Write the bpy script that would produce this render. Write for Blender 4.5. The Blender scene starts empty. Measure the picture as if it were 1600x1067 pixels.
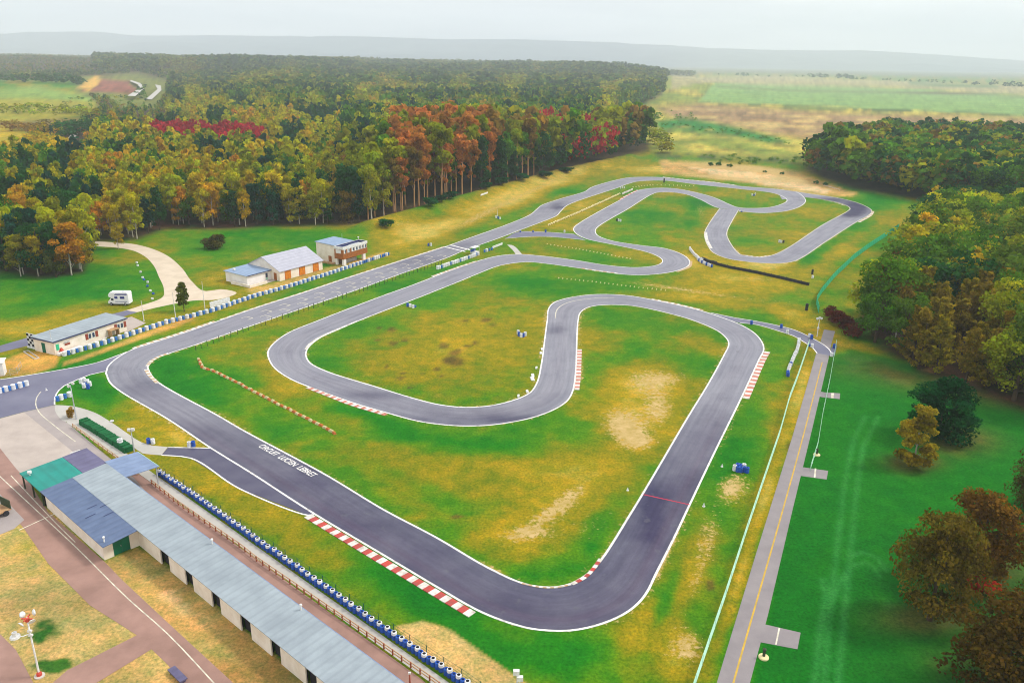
import bpy, bmesh, math, random
import numpy as np
from mathutils import Vector, Matrix, kdtree
from mathutils.geometry import tessellate_polygon
random.seed(7); RNG=np.random.default_rng(11)
C=bpy.context.scene.collection
R=math.radians
F_PX=1255.0; CAM_H=60.0; HORIZ=93.0; ROLL=math.radians(0.97)
PITCH=math.atan((533.5-HORIZ)/F_PX)
def _rot(x,y,z):
    c,s=math.cos(ROLL),math.sin(ROLL); x,y=c*x-s*y,s*x+c*y
    a=math.pi/2-PITCH; c,s=math.cos(a),math.sin(a); y,z=c*y-s*z,s*y+c*z
    return x,y,z
def G(px,py,z=0.0):
    d=_rot((px-800)/F_PX,-(py-533.5)/F_PX,-1.0)
    t=(z-CAM_H)/d[2]
    return (d[0]*t,d[1]*t,z)
def PX(x,y,z):
    z-=CAM_H; a=-(math.pi/2-PITCH); c,s=math.cos(a),math.sin(a); y,z=c*y-s*z,s*y+c*z
    c,s=math.cos(-ROLL),math.sin(-ROLL); x,y=c*x-s*y,s*x+c*y
    return (800+F_PX*x/-z, 533.5-F_PX*y/-z)
def PXn(xyz):
    p=np.array(xyz,dtype=float).copy(); z=p[:,2]-CAM_H; a=-(math.pi/2-PITCH); c,s=math.cos(a),math.sin(a)
    y,z=c*p[:,1]-s*z,s*p[:,1]+c*z; x=p[:,0]
    c,s=math.cos(-ROLL),math.sin(-ROLL); x,y=c*x-s*y,s*x+c*y
    z=np.where(z>-1e-3,-1e-3,z)
    return np.stack([800+F_PX*x/-z,533.5-F_PX*y/-z],1)
# ---------------------------------------------------------------- tagging
def tag(o,label=None,cat=None,group=None,kind=None):
    if label: o['label']=label
    if cat: o['category']=cat
    if group: o['group']=group
    if kind: o['kind']=kind
    return o
def empty(name,loc,rz=0):
    o=bpy.data.objects.new(name,None); o.empty_display_size=.3; C.objects.link(o)
    o.location=loc; o.rotation_euler=(0,0,rz); return o
def copy_tree(o,parent=None,loc=None,rz=None):
    kids=[c for c in bpy.data.objects if c.parent==o] if parent is None else [c for c in bpy.data.objects if c.parent==o]
    return _copy(o,parent,loc,rz)
KIDS={}
def _copy(o,parent,loc,rz):
    c=o.copy(); C.objects.link(c); c.parent=parent
    if loc is not None: c.location=loc
    if rz is not None: c.rotation_euler=(0,0,rz)
    for k in KIDS.get(o.name,[]): 
        d=_copy(k,c,None,None); KIDS.setdefault(c.name,[]).append(d)
    return c
# ---------------------------------------------------------------- mesh builder
class MB:
    def __init__(s): s.v=[]; s.f=[]; s.m=[]
    def face(s,pts,mi=0):
        b=len(s.v); s.v+= [tuple(p) for p in pts]; s.f.append(tuple(range(b,b+len(pts)))); s.m.append(mi)
    def box(s,lo,hi,mi=0,top=None):
        x0,y0,z0=lo; x1,y1,z1=hi; b=len(s.v)
        s.v+=[(x0,y0,z0),(x1,y0,z0),(x1,y1,z0),(x0,y1,z0),(x0,y0,z1),(x1,y0,z1),(x1,y1,z1),(x0,y1,z1)]
        for q in ((0,3,2,1),(4,5,6,7),(0,1,5,4),(1,2,6,5),(2,3,7,6),(3,0,4,7)): s.f.append(tuple(b+i for i in q)); s.m.append(mi)
        if top is not None: s.m[-5]=top
    def hexa(s,bot,top,mi=0):
        b=len(s.v); n=len(bot); s.v+=[tuple(p) for p in bot]+[tuple(p) for p in top]
        s.f.append(tuple(b+i for i in range(n-1,-1,-1))); s.f.append(tuple(b+n+i for i in range(n)))
        for i in range(n): j=(i+1)%n; s.f.append((b+i,b+j,b+n+j,b+n+i))
        s.m+=[mi]*(n+2)
    def prism(s,poly,z0,z1,mi=0): s.hexa([(x,y,z0) for x,y in poly],[(x,y,z1) for x,y in poly],mi)
    def tube(s,pts,rad,n=8,mi=0,cap=True):
        rings=[]; k=len(pts); pts=[Vector(p) for p in pts]
        if not hasattr(rad,'__len__'): rad=[rad]*k
        for i,p in enumerate(pts):
            d=(pts[min(i+1,k-1)]-pts[max(i-1,0)]).normalized()
            a=d.orthogonal().normalized() if abs(d.z)<.99 else Vector((1,0,0)); a=(a-d*a.dot(d)).normalized(); e=d.cross(a)
            b=len(s.v); s.v+=[tuple(p+(a*math.cos(2*math.pi*j/n)+e*math.sin(2*math.pi*j/n))*rad[i]) for j in range(n)]; rings.append(b)
        for i in range(k-1):
            for j in range(n): s.f.append((rings[i]+j,rings[i]+(j+1)%n,rings[i+1]+(j+1)%n,rings[i+1]+j)); s.m.append(mi)
        if cap:
            s.f.append(tuple(rings[0]+j for j in range(n-1,-1,-1))); s.f.append(tuple(rings[-1]+j for j in range(n))); s.m+=[mi,mi]
    def lathe(s,prof,n=14,mi=0,o=(0,0,0),mats=None):
        b=len(s.v); k=len(prof)
        for (r,z) in prof: s.v+=[(o[0]+r*math.cos(2*math.pi*j/n),o[1]+r*math.sin(2*math.pi*j/n),o[2]+z) for j in range(n)]
        for i in range(k-1):
            for j in range(n):
                s.f.append((b+i*n+j,b+i*n+(j+1)%n,b+(i+1)*n+(j+1)%n,b+(i+1)*n+j)); s.m.append(mats[i] if mats else mi)
    def poly(s,pts,z,mi=0):
        b=len(s.v); vs=[Vector((p[0],p[1],0)) for p in pts]; s.v+=[(p[0],p[1],z) for p in pts]
        for t in tessellate_polygon([vs]):
            a,c,d=t; n=(vs[c]-vs[a]).cross(vs[d]-vs[a]).z
            s.f.append((b+a,b+c,b+d) if n>0 else (b+a,b+d,b+c)); s.m.append(mi)
    def build(s,name,mats,parent=None,loc=None,rz=None,smooth=False):
        me=bpy.data.meshes.new(name); me.from_pydata(s.v,[],s.f)
        for m in (mats if isinstance(mats,(list,tuple)) else [mats]): me.materials.append(m)
        me.polygons.foreach_set('material_index',s.m)
        if smooth: me.polygons.foreach_set('use_smooth',[True]*len(s.f))
        me.update()
        o=bpy.data.objects.new(name,me); C.objects.link(o)
        if parent: o.parent=parent; KIDS.setdefault(parent.name,[]).append(o)
        if loc is not None: o.location=loc
        if rz is not None: o.rotation_euler=(0,0,rz)
        return o
def mesh_arrays(name,V,F,mats,cols=None,attr=None,smooth=False):
    me=bpy.data.meshes.new(name); nv=len(V); nf=len(F); k=F.shape[1]
    me.vertices.add(nv); me.vertices.foreach_set('co',np.ascontiguousarray(V,dtype=np.float32).ravel())
    me.loops.add(nf*k); me.loops.foreach_set('vertex_index',np.ascontiguousarray(F,dtype=np.int32).ravel())
    me.polygons.add(nf); me.polygons.foreach_set('loop_start',np.arange(0,nf*k,k,dtype=np.int32))
    try: me.polygons.foreach_set('loop_total',np.full(nf,k,dtype=np.int32))
    except Exception: pass
    if smooth: me.polygons.foreach_set('use_smooth',np.ones(nf,dtype=bool))
    for m in mats: me.materials.append(m)
    if cols is not None:
        a=me.color_attributes.new('col','FLOAT_COLOR','POINT'); c4=np.ones((nv,4),dtype=np.float32); c4[:,:3]=cols; a.data.foreach_set('color',c4.ravel())
    for n,arr in (attr or {}).items():
        a=me.attributes.new(n,'FLOAT','POINT'); a.data.foreach_set('value',np.ascontiguousarray(arr,dtype=np.float32))
    me.update(calc_edges=True); me.validate()
    return me
# ---------------------------------------------------------------- numpy noise
def _h(ix,iy,s):
    n=(ix*374761393+iy*668265263+s*982451653)&0x7fffffff; n=((n^(n>>13))*1274126177)&0x7fffffff
    return ((n^(n>>16))&0xffff)/65535.0
def vnoise(x,y,s=0):
    ix=np.floor(x).astype(np.int64); iy=np.floor(y).astype(np.int64); fx=x-ix; fy=y-iy; fx=fx*fx*(3-2*fx); fy=fy*fy*(3-2*fy)
    return (_h(ix,iy,s)*(1-fx)+_h(ix+1,iy,s)*fx)*(1-fy)+(_h(ix,iy+1,s)*(1-fx)+_h(ix+1,iy+1,s)*fx)*fy
def fbm(x,y,s=0,o=4):
    t=0;a=.5;n=0
    for k in range(o): t=t+a*vnoise(x*2**k,y*2**k,s+k); n+=a; a*=.55
    return t/n
def sstep(a,b,x): t=np.clip((x-a)/(b-a),0,1); return t*t*(3-2*t)
def inpoly(px,py,poly):
    r=np.zeros(len(px),bool); n=len(poly); j=n-1
    for i in range(n):
        xi,yi=poly[i]; xj,yj=poly[j]
        if yi!=yj: r^=((yi>py)!=(yj>py))&(px<(xj-xi)*(py-yi)/(yj-yi)+xi)
        j=i
    return r
def softpoly(px,py,poly,w):
    """1 inside, fading to 0 over w pixels outside the outline"""
    ins=inpoly(px,py,poly); d=np.full(len(px),1e9); n=len(poly)
    for i in range(n):
        ax,ay=poly[i]; bx,by=poly[(i+1)%n]; vx,vy=bx-ax,by-ay; t=np.clip(((px-ax)*vx+(py-ay)*vy)/(vx*vx+vy*vy+1e-9),0,1)
        d=np.minimum(d,np.hypot(px-ax-t*vx,py-ay-t*vy))
    d=np.where(ins,-d,d); return np.clip(.5-d/(2*w),0,1)
# ---------------------------------------------------------------- materials
def nodes(name):
    m=bpy.data.materials.new(name); m.use_nodes=True; nt=m.node_tree; b=nt.nodes['Principled BSDF']; return m,nt,b
def N(nt,t,**k):
    n=nt.nodes.new(t)
    for a,v in k.items(): setattr(n,a,v)
    return n
def pos(nt): return N(nt,'ShaderNodeNewGeometry').outputs['Position']
def tc(nt): return N(nt,'ShaderNodeTexCoord').outputs['Object']
def noise(nt,vec,scale,detail=4,rough=.6):
    n=N(nt,'ShaderNodeTexNoise'); n.inputs['Scale'].default_value=scale; n.inputs['Detail'].default_value=detail; n.inputs['Roughness'].default_value=rough
    nt.links.new(vec,n.inputs['Vector']); return n.outputs['Fac']
def mrange(nt,v,a,b,c=0,d=1):
    n=N(nt,'ShaderNodeMapRange'); n.inputs[1].default_value=a;n.inputs[2].default_value=b;n.inputs[3].default_value=c;n.inputs[4].default_value=d
    nt.links.new(v,n.inputs[0]); return n.outputs[0]
def mixc(nt,f,a,b,mode='MIX'):
    n=N(nt,'ShaderNodeMix',data_type='RGBA',blend_type=mode)
    for i,x in ((0,f),(6,a),(7,b)):
        if isinstance(x,(int,float)): n.inputs[i].default_value=x
        elif isinstance(x,(tuple,list)): n.inputs[i].default_value=(*x[:3],1)
        else: nt.links.new(x,n.inputs[i])
    return n.outputs[2]
def bump(nt,b,h,strength,dist=.05):
    n=N(nt,'ShaderNodeBump'); n.inputs['Strength'].default_value=strength; n.inputs['Distance'].default_value=dist
    nt.links.new(h,n.inputs['Height']); nt.links.new(n.outputs[0],b.inputs['Normal'])
def mat(name,c1,c2=None,scale=2.,rough=.8,spec=.3,metal=0,bmp=0,lo=.35,hi=.65,world=True,corr=None):
    m,nt,b=nodes(name); b.inputs['Roughness'].default_value=rough; b.inputs['Specular IOR Level'].default_value=spec; b.inputs['Metallic'].default_value=metal
    c2=c2 or tuple(x*.75 for x in c1)
    v=pos(nt) if world else tc(nt); f=noise(nt,v,scale,5); col=mixc(nt,mrange(nt,f,lo,hi),c1,c2)
    if corr:  # corrugated sheet ribs across a local axis
        w=N(nt,'ShaderNodeTexWave'); w.bands_direction=corr[0]; w.inputs['Scale'].default_value=corr[1]; nt.links.new(tc(nt),w.inputs['Vector'])
        col=mixc(nt,mrange(nt,w.outputs['Fac'],.6,1,0,.22),col,tuple(x*.5 for x in c1)); bump(nt,b,w.outputs['Fac'],.6,.05)
    nt.links.new(col,b.inputs['Base Color'])
    if bmp: bump(nt,b,f,bmp)
    return m
M={}
M['white']=mat('white_paint',(.8,.8,.78),(.6,.58,.54),3,.5)
M['tyre_white']=mat('white_tyre',(.8,.8,.8),(.55,.55,.55),1.7,.55)
M['tyre_blue']=mat('blue_tyre',(.015,.10,.48),(.01,.06,.30),1.5,.5)
M['drum_blue']=mat('blue_drum',(.03,.17,.50),(.02,.11,.38),1.5,.5)
M['tyre_black']=mat('black_tyre',(.015,.015,.02),(.03,.03,.035),2,.6)
M['hole']=mat('dark_rubber',(.01,.01,.012),(.02,.02,.02),2,.9)
M['line']=mat('line_paint',(.80,.78,.73),(.36,.33,.32),1.0,.5,lo=.48,hi=.72)
M['line_far']=mat('worn_line_paint',(.75,.70,.55),(.42,.38,.30),.8,.6)
M['yellow']=mat('yellow_line',(.62,.38,.03),(.4,.27,.05),.8,.6)
M['redline']=mat('red_line',(.5,.02,.05),(.35,.02,.05),2,.6)
M['kerb_red']=mat('kerb_red',(.52,.05,.035),(.30,.06,.05),.9,.6)
M['kerb_white']=mat('kerb_white',(.80,.77,.70),(.42,.37,.32),.8,.6)
M['kerb_worn']=mat('kerb_worn',(.5,.3,.16),(.42,.34,.2),1.3,.8)
M['cream']=mat('cream_render',(.84,.76,.65),(.72,.62,.50),.7,.85)
M['white_wall']=mat('white_render',(.86,.82,.78),(.76,.71,.66),.6,.85)
M['orange_wood']=mat('orange_door',(.68,.22,.01),(.52,.16,.01),2,.6)
M['brown_clad']=mat('brown_cladding',(.36,.12,.02),(.26,.08,.015),1.6,.65)
M['shutter']=mat('red_shutter',(.33,.06,.03),(.24,.05,.03),2,.6)
M['slate']=mat('slate_roof',(.42,.42,.48),(.36,.36,.42),.8,.55,.4,corr=('Y',.3))
M['slate_blue']=mat('blue_slate_roof',(.24,.33,.47),(.19,.27,.40),.8,.5,.4,corr=('X',.3))
M['roof_light']=mat('pale_sheet_roof',(.31,.36,.39),(.24,.28,.31),.35,.5,.4,corr=('X',.30))
M['roof_blue']=mat('blue_sheet_roof',(.105,.15,.255),(.075,.11,.20),.5,.5,.35,corr=('X',.26))
M['roof_green']=mat('green_sheet_roof',(.0,.25,.20),(.0,.19,.155),.5,.5,.35,corr=('Y',.22))
M['roof_purple']=mat('purple_sheet_roof',(.125,.115,.21),(.09,.08,.155),.5,.5,.35,corr=('X',.22))
M['roof_canopy']=mat('canopy_sheet_roof',(.20,.27,.42),(.15,.21,.34),.5,.5,.35,corr=('X',.26))
M['roof_dark']=mat('dark_roof',(.02,.025,.06),(.03,.03,.06),1,.5)
M['gutter']=mat('navy_gutter',(.02,.03,.10),(.03,.04,.12),1,.5)
M['glass']=mat('window_glass',(.03,.05,.09),(.05,.07,.11),1,.1,.6)
M['green_door']=mat('green_door',(.0,.13,.06),(.0,.10,.05),1,.6)
M['dark']=mat('dark_interior',(.012,.01,.014),(.02,.016,.02),1,.9)  # near-black standing in for interior shade; plain black on the chequers
M['steel']=mat('galvanised_steel',(.5,.52,.54),(.4,.42,.44),2,.45,.5,.3)
M['green_steel']=mat('green_steel',(.0,.09,.05),(.0,.07,.04),2,.5)
M['pale_green']=mat('pale_green_wire',(.42,.68,.50),(.35,.6,.44),1,.6)
M['net_green']=mat('green_net',(.03,.42,.20),(.04,.52,.26),.3,.7)
M['hedge']=mat('green_windbreak',(.0,.12,.03),(.0,.08,.02),1.5,.9,bmp=.6)
M['red_post']=mat('red_post',(.35,.08,.04),(.25,.07,.04),2,.7)
M['rail_wood']=mat('rail_wood',(.5,.33,.16),(.38,.2,.1),1.5,.8)
M['red_paint']=mat('red_paint',(.6,.07,.04),(.45,.06,.04),2,.6)
M['concrete']=mat('concrete',(.55,.51,.45),(.45,.42,.36),.6,.85)
M['post_dark']=mat('dark_post',(.03,.06,.03),(.05,.06,.03),2,.8)
M['half_tyre']=mat('faded_half_tyre',(.78,.68,.38),(.66,.56,.28),1,.8)
M['block_orange']=mat('orange_block',(.55,.16,.03),(.42,.12,.03),2,.7)
M['block_cream']=mat('cream_block',(.66,.56,.3),(.5,.42,.22),2,.7)
M['camper']=mat('camper_body',(.84,.84,.87),(.76,.76,.8),.8,.3,.5)
M['camper_blue']=mat('camper_stripe',(.03,.04,.22),(.04,.05,.25),1,.4)
M['stone']=mat('white_stone',(.78,.77,.72),(.6,.6,.55),1.5,.8)
M['brick']=mat('dark_brick',(.2,.10,.06),(.14,.07,.05),2,.9)
HAZE=.00014; SUN_E=1.5; EXPO=0.97
# ---------------------------------------------------------------- terrain
BANK=[[(575,356),(660,332),(760,303),(880,270),(985,247)],[(1035,262),(1110,268),(1190,275),(1250,286)]]
BANK=[[G(*p)[:2] for p in b] for b in BANK]; BANKH=[2.6,1.6]; BANKS=[5.,6.]
def segdist(x,y,pl):
    d=np.full(np.shape(x),1e9)
    for (ax,ay),(bx,by) in zip(pl[:-1],pl[1:]):
        vx,vy=bx-ax,by-ay; t=np.clip(((x-ax)*vx+(y-ay)*vy)/(vx*vx+vy*vy),0,1); d=np.minimum(d,np.hypot(x-ax-t*vx,y-ay-t*vy))
    return d
def ghn(x,y):
    x=np.asarray(x,float); y=np.asarray(y,float); z=np.zeros_like(x)
    for b,h,s in zip(BANK,BANKH,BANKS): z=z+h*np.exp(-(segdist(x,y,b)/s)**2)
    far=sstep(1100,3000,y)
    z=z+far*(1-sstep(200,700,x-.05*(y-1500)))*26*(.75+.5*fbm(x/600+9,y/600,3,2))
    z=z+far*(1-sstep(200,700,x-.05*(y-1500)))*34*(fbm(x/420+3,y/520,13,3)-.42)
    z=z+sstep(450,1200,y)*(1-sstep(-250,-120,x+.12*y))*10*fbm(x/220,y/220,5,2)
    return z
def gh(x,y): return float(ghn(np.array([x]),np.array([y]))[0])
# grid of the one ground sheet, denser near the circuit
ny,nx=430,620
rows=np.concatenate([np.linspace(-220,48,14)[:-1],1/np.linspace(1/48.,1/15500.,ny)])
t=np.linspace(-1,1,nx); sx=np.sign(t)*np.where(np.abs(t)<.8,np.abs(t)*.56,.448+(np.abs(t)-.8)*2.76)
YY,SS=np.meshgrid(rows,sx,indexing='ij'); XX=np.clip(SS*(150+1.3*np.maximum(YY,0)),-15000,15000)
gx,gy=XX.ravel(),YY.ravel(); gz=ghn(gx,gy)
pp=PXn(np.stack([gx,gy,np.zeros_like(gx)],1)); px,py=pp[:,0],pp[:,1]; px=np.where(gy<30,9999,px); py=np.where(gy<30,1200,py)
n1=fbm(gx/28,gy/28,1,4); n2=fbm(gx/7,gy/7,21,4); n3=fbm(gx/2.2,gy/2.2,41,3); n4=fbm(gx/90,gy/90,61,3)
# dryness of the turf 0 lush .. 1 straw, from the patches seen on the ground
dry=.46+(n1-.5)*.9+(n2-.5)*.35
def blob(x,y,rx,ry,a=0):
    c,s=math.cos(R(a)),math.sin(R(a)); u=(px-x)*c+(py-y)*s; v=-(px-x)*s+(py-y)*c
    return np.exp(-((u/rx)**2+(v/ry)**2))
for x,y,rx,ry,a,d in [(285,588,70,34,20,-.5),(330,535,90,16,-18,-.22),(430,545,60,25,0,-.2),(640,440,110,22,-12,-.3),(860,450,90,20,5,-.32),(960,500,55,18,0,-.3),(990,565,80,32,0,-.38),(1090,560,45,25,0,-.25),
  (560,645,70,10,15,-.3),(430,668,80,16,22,-.3),(700,690,110,16,6,-.32),(820,690,70,22,0,-.22),(930,840,22,45,25,-.3),(880,888,60,16,0,-.25),(660,760,80,16,30,-.25),(560,520,60,25,0,-.12),(520,570,40,20,0,-.2),(650,470,40,15,0,-.2),
  (700,550,130,48,5,.14),(740,500,90,25,0,.04),(450,590,60,22,30,.25),(620,730,110,30,20,.22),(540,690,60,22,0,.15),(870,790,105,60,-25,.48),(800,840,60,24,20,.4),(1000,650,70,75,-25,.42),(1020,590,60,30,0,.3),(760,860,50,25,30,.2),
  (1190,440,110,24,8,.42),(1120,470,120,10,8,.36),(1300,400,60,12,-35,.35),(1240,380,60,16,-30,.1),(1200,370,60,16,0,.05),(1090,370,35,40,20,.22),(1030,350,45,30,0,-.08),(1085,335,16,35,20,-.3),(1030,385,60,10,5,-.15),(920,385,70,8,6,.3),(1000,405,60,8,4,.25),
  (1150,300,80,8,3,.1),(1230,330,60,12,0,.2),(900,330,80,12,-28,.22),(1000,290,50,7,0,.1),
  (730,335,120,18,-25,.5),(850,290,110,14,-22,.5),(640,360,70,14,-10,.45),(760,352,90,9,-24,-.05),(860,308,70,7,-25,-.2),(1010,262,90,10,0,.4),(600,385,80,12,-15,.2),(555,345,50,10,0,.35),
  (420,365,110,20,0,-.45),(320,380,60,22,0,-.3),(340,430,50,20,0,.15),(120,450,110,30,0,-.3),(60,480,60,25,0,-.25),(200,400,60,20,0,-.2),(120,490,120,18,-8,.3),(30,515,60,14,-10,.4),(210,395,30,20,0,.25),(150,385,60,18,0,.2),
  (500,410,80,10,-15,-.2),(640,390,60,8,-17,-.2),(300,500,120,7,-18,.1),(170,545,60,12,-15,-.3),(100,575,50,10,-10,-.25),
  (150,610,40,25,30,-.4),(230,660,50,20,35,.15),(290,690,40,12,30,.3),(340,760,50,30,35,.32),(430,800,60,40,38,.32),(560,900,80,25,38,.1),(700,960,90,22,33,-.4),(640,930,60,25,35,-.25),(860,1020,140,30,0,-.2),(900,1040,120,25,0,-.1),(500,870,60,30,38,.1),
  (1010,990,60,30,-40,.35),(1090,860,25,80,25,.45),(1060,1030,40,40,0,.5),(1040,940,14,70,22,-.45),(1120,800,20,40,20,-.35),(1150,700,35,60,20,-.28),(1180,640,30,50,20,-.15),(1210,580,30,40,15,-.3),(1110,1000,20,70,18,.1),(1200,760,12,100,18,.45),(1150,920,12,110,18,.5),(1255,590,10,50,15,.35),(1170,530,40,20,0,-.2),
  (1330,350,50,22,-20,-.35),(1370,310,40,10,10,-.3),(1400,340,30,30,0,.1),(1200,412,40,9,0,.5),(1270,400,40,14,-30,-.35),(1290,520,40,14,20,.35),(1240,490,40,14,10,.25),(1330,540,50,7,12,.4)]:
    dry+=d*blob(x,y,rx,ry,a)
lush=softpoly(px,py,[(1292,560),(1330,548),(1430,575),(1700,640),(2600,900),(2600,1300),(1150,1300),(1180,1066),(1240,760)],6)
lush=np.where(gy<40,(gx>30).astype(float),lush)
dry=dry*(1-lush)+lush*(-.15+(n1-.5)*.35)
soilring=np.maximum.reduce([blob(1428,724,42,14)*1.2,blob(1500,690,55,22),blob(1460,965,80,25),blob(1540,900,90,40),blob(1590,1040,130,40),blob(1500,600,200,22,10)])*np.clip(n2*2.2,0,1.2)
pal=np.array([(.003,.115,.006),(.011,.145,.004),(.060,.175,.003),(.18,.172,.004),(.28,.215,.006),(.44,.33,.06)]); pk=np.array([-.2,.12,.36,.58,.82,1.15])
dry=np.clip(dry+(n3-.5)*.28,-.2,1.15)
col=np.stack([np.interp(dry,pk,pal[:,k]) for k in range(3)],1)
def over(w,c,var=0):
    global col
    w=np.clip(w,0,1)[:,None]; c=np.array(c)[None]*(1+var*(n2[:,None]-.5)*2); col=col*(1-w)+w*c
# bare sand and gravel
sand=np.zeros_like(px)
for x,y,rx,ry,a,d in [(975,665,38,28,30,1.15),(1030,640,26,26,-40,.85),(1000,690,30,14,0,.7),(1010,598,42,24,10,.72),(1050,590,40,12,0,.5),(890,775,50,14,-38,.62),(850,810,70,18,-30,.62),(830,835,60,12,0,.6),(930,820,40,25,-20,.4),(1146,762,30,24,-30,.95),(1072,1010,34,30,-35,.9),(1105,830,22,40,20,.6),(1090,900,14,60,22,.6),
   (1180,435,40,6,6,.6),(1090,455,120,5,9,.5),(1220,470,60,6,8,.4),(1030,448,90,3,8,.45),(745,340,70,8,-26,.7),(850,290,70,6,-24,.6),(640,352,40,8,0,.5),(540,348,30,5,8,.7),(330,435,30,5,-10,.5),(1150,262,130,9,5,1.0),(1130,278,110,4,4,1.0),(1250,300,80,4,9,1.0),(1240,283,40,8,12,.7),(1095,330,12,20,-25,.5),(905,575,12,32,0,.8),(235,470,20,10,0,.3),(420,425,30,6,-15,.4),
   (1030,880,9,60,24,.9),(1050,840,9,50,24,.8),(770,890,40,7,28,.9),(1200,412,40,6,0,.45),(1290,375,50,5,-33,.35),(130,535,90,5,-15,.6)]:
    sand+=d*blob(x,y,rx,ry,a)
over(sstep(.3,.9,sand)*.35,(.42,.27,.03),.2)
gravelpit=sstep(.2,.8,softpoly(px,py,[(618,978),(660,970),(705,985),(770,1030),(830,1075),(730,1072),(690,1045),(640,1005)],5)+(n3-.5)*.4); over(gravelpit,(.50,.33,.12),.3)
# spots of rough dark grass
for x,y,rx,ry in [(612,515,9,4),(592,513,6,2.5),(590,532,6,3),(615,537,9,6),(632,532,7,3.5),(604,572,5,2.5),(601,578,5,2),(631,583,6,2.2),(626,591,8,2.5),(640,606,6,3),(695,540,12,5),(712,552,12,7),(700,562,14,8),(683,577,7,3),(730,541,8,3),(742,536,6,2.5),(770,507,8,3),(728,500,9,2),(760,500,10,3),(690,587,5,3),(661,583,3,2),(708,565,20,9),(1235,700,8,14),(715,806,16,5),(1110,915,8,10)]:
    over(sstep(.35,.8,blob(x,y,rx*1.15,ry*1.15)*(.25+1.3*n3))*.8,(.095,.065,.014),.4)
# fields of the plain and meadows (ground cover of their own colour)
def field(poly,c,w,var=.3): over(softpoly(px,py,poly,w),c,var)
P1=[(1010,225),(985,200),(965,185),(1010,165),(1045,120),(1200,119),(1500,132),(2600,150),(2600,260),(1420,205),(1330,225),(1260,252),(1100,244),(1020,238)]
field(P1,(.34,.29,.05),4,.9)
over(softpoly(px,py,P1,3)*sstep(.42,.62,fbm(gx/70,gy/120,77,4)),(.16,.21,.03),.5)
field([(1030,170),(1090,163),(1320,178),(1610,186),(2600,215),(2600,262),(1420,205),(1290,222),(1180,205),(1050,183)],(.24,.155,.075),5,.7)
over(softpoly(px,py,[(1030,170),(1320,178),(2600,215),(2600,262),(1420,205),(1290,222),(1050,183)],4)*sstep(.55,.68,fbm(gx/45,gy/40,78,3)),(.42,.30,.11),.4)
field([(1118,133),(1200,130),(1400,138),(1610,150),(2600,185),(2600,215),(1600,181),(1320,168),(1092,160)],(.17,.29,.09),1.2,.35)
field([(1050,121),(1200,120),(1500,131),(2600,152),(2600,185),(1610,149),(1400,137),(1118,132),(1048,146)],(.30,.27,.13),1.2,.5)
over(softpoly(px,py,[(1120,137),(1400,142),(1700,153),(1700,156),(1400,145),(1120,140)],1),(.12,.13,.06))
over(softpoly(px,py,[(1420,128),(1560,135),(1560,139),(1420,133)],1),(.10,.17,.06))
over(softpoly(px,py,[(1095,162),(1250,170),(1500,178),(1700,186),(1700,183),(1500,174),(1250,166)],1.5)*sstep(.45,.55,n1),(.06,.11,.03))
over(softpoly(px,py,[(1022,190),(1070,184),(1130,195),(1210,214),(1235,222),(1200,224),(1130,210),(1060,204),(1035,205)],4)*sstep(.1,.35,n1),(.015,.15,.02),.7)
over(softpoly(px,py,[(1020,238),(1100,240),(1250,246),(1250,256),(1120,250),(1030,248)],3)*sstep(.4,.6,n2),(.05,.08,.02),.6)
field([(-900,138),(0,150),(60,144),(115,150),(150,163),(150,178),(105,190),(0,198),(-900,215)],(.26,.24,.02),3,.4)
field([(-900,133),(0,148),(60,143),(150,158),(150,166),(60,160),(-900,160)],(.17,.27,.05),3,.4)
field([(-900,215),(0,194),(50,212),(25,245),(0,265),(-900,330)],(.36,.27,.012),3,.35)
field([(-900,198),(0,196),(130,188),(125,202),(50,208),(0,196)],(.16,.11,.03),3,.6)
field([(128,140),(150,132),(200,134),(214,145),(212,152),(170,150),(130,150)],(.24,.05,.04),1.5,.5)
field([(125,141),(150,130),(158,134),(140,145)],(.45,.28,.06),1.5,.4)
# earth bank behind the far bend
BK=[(1030,252),(1100,257),(1180,262),(1235,268),(1262,276),(1300,290),(1345,304),(1300,306),(1240,297),(1150,284),(1080,274),(1036,270)]
over(sstep(.2,.7,softpoly(px,py,BK,4)+(n2-.5)*.7),(.44,.275,.09),.5)
over(sstep(.3,.7,softpoly(px,py,[(1070,262),(1150,268),(1230,281),(1300,298),(1290,303),(1200,289),(1110,273)],2)+(n3-.5)*.6),(.56,.40,.21),.35)
# wheel tracks on the deep green lawn
for tr in ([(1352,650),(1333,690),(1319,760),(1309,850),(1298,940),(1288,1070)],[(1372,652),(1348,700),(1337,780),(1328,870),(1319,960),(1309,1070)],[(1286,905),(1290,930),(1280,1000),(1272,1070)],[(1330,868),(1350,862),(1372,872),(1385,892)],[(1336,884),(1352,878),(1366,886),(1374,900)],[(1300,935),(1316,905),(1334,880)]):
    w_=np.zeros_like(px); k_=lush>.3; w_[k_]=np.exp(-(segdist(gx[k_],gy[k_],[G(*q)[:2] for q in tr])/.42)**2); over(w_*.6*(.5+.8*n2),(.03,.21,.04),.2)
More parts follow.
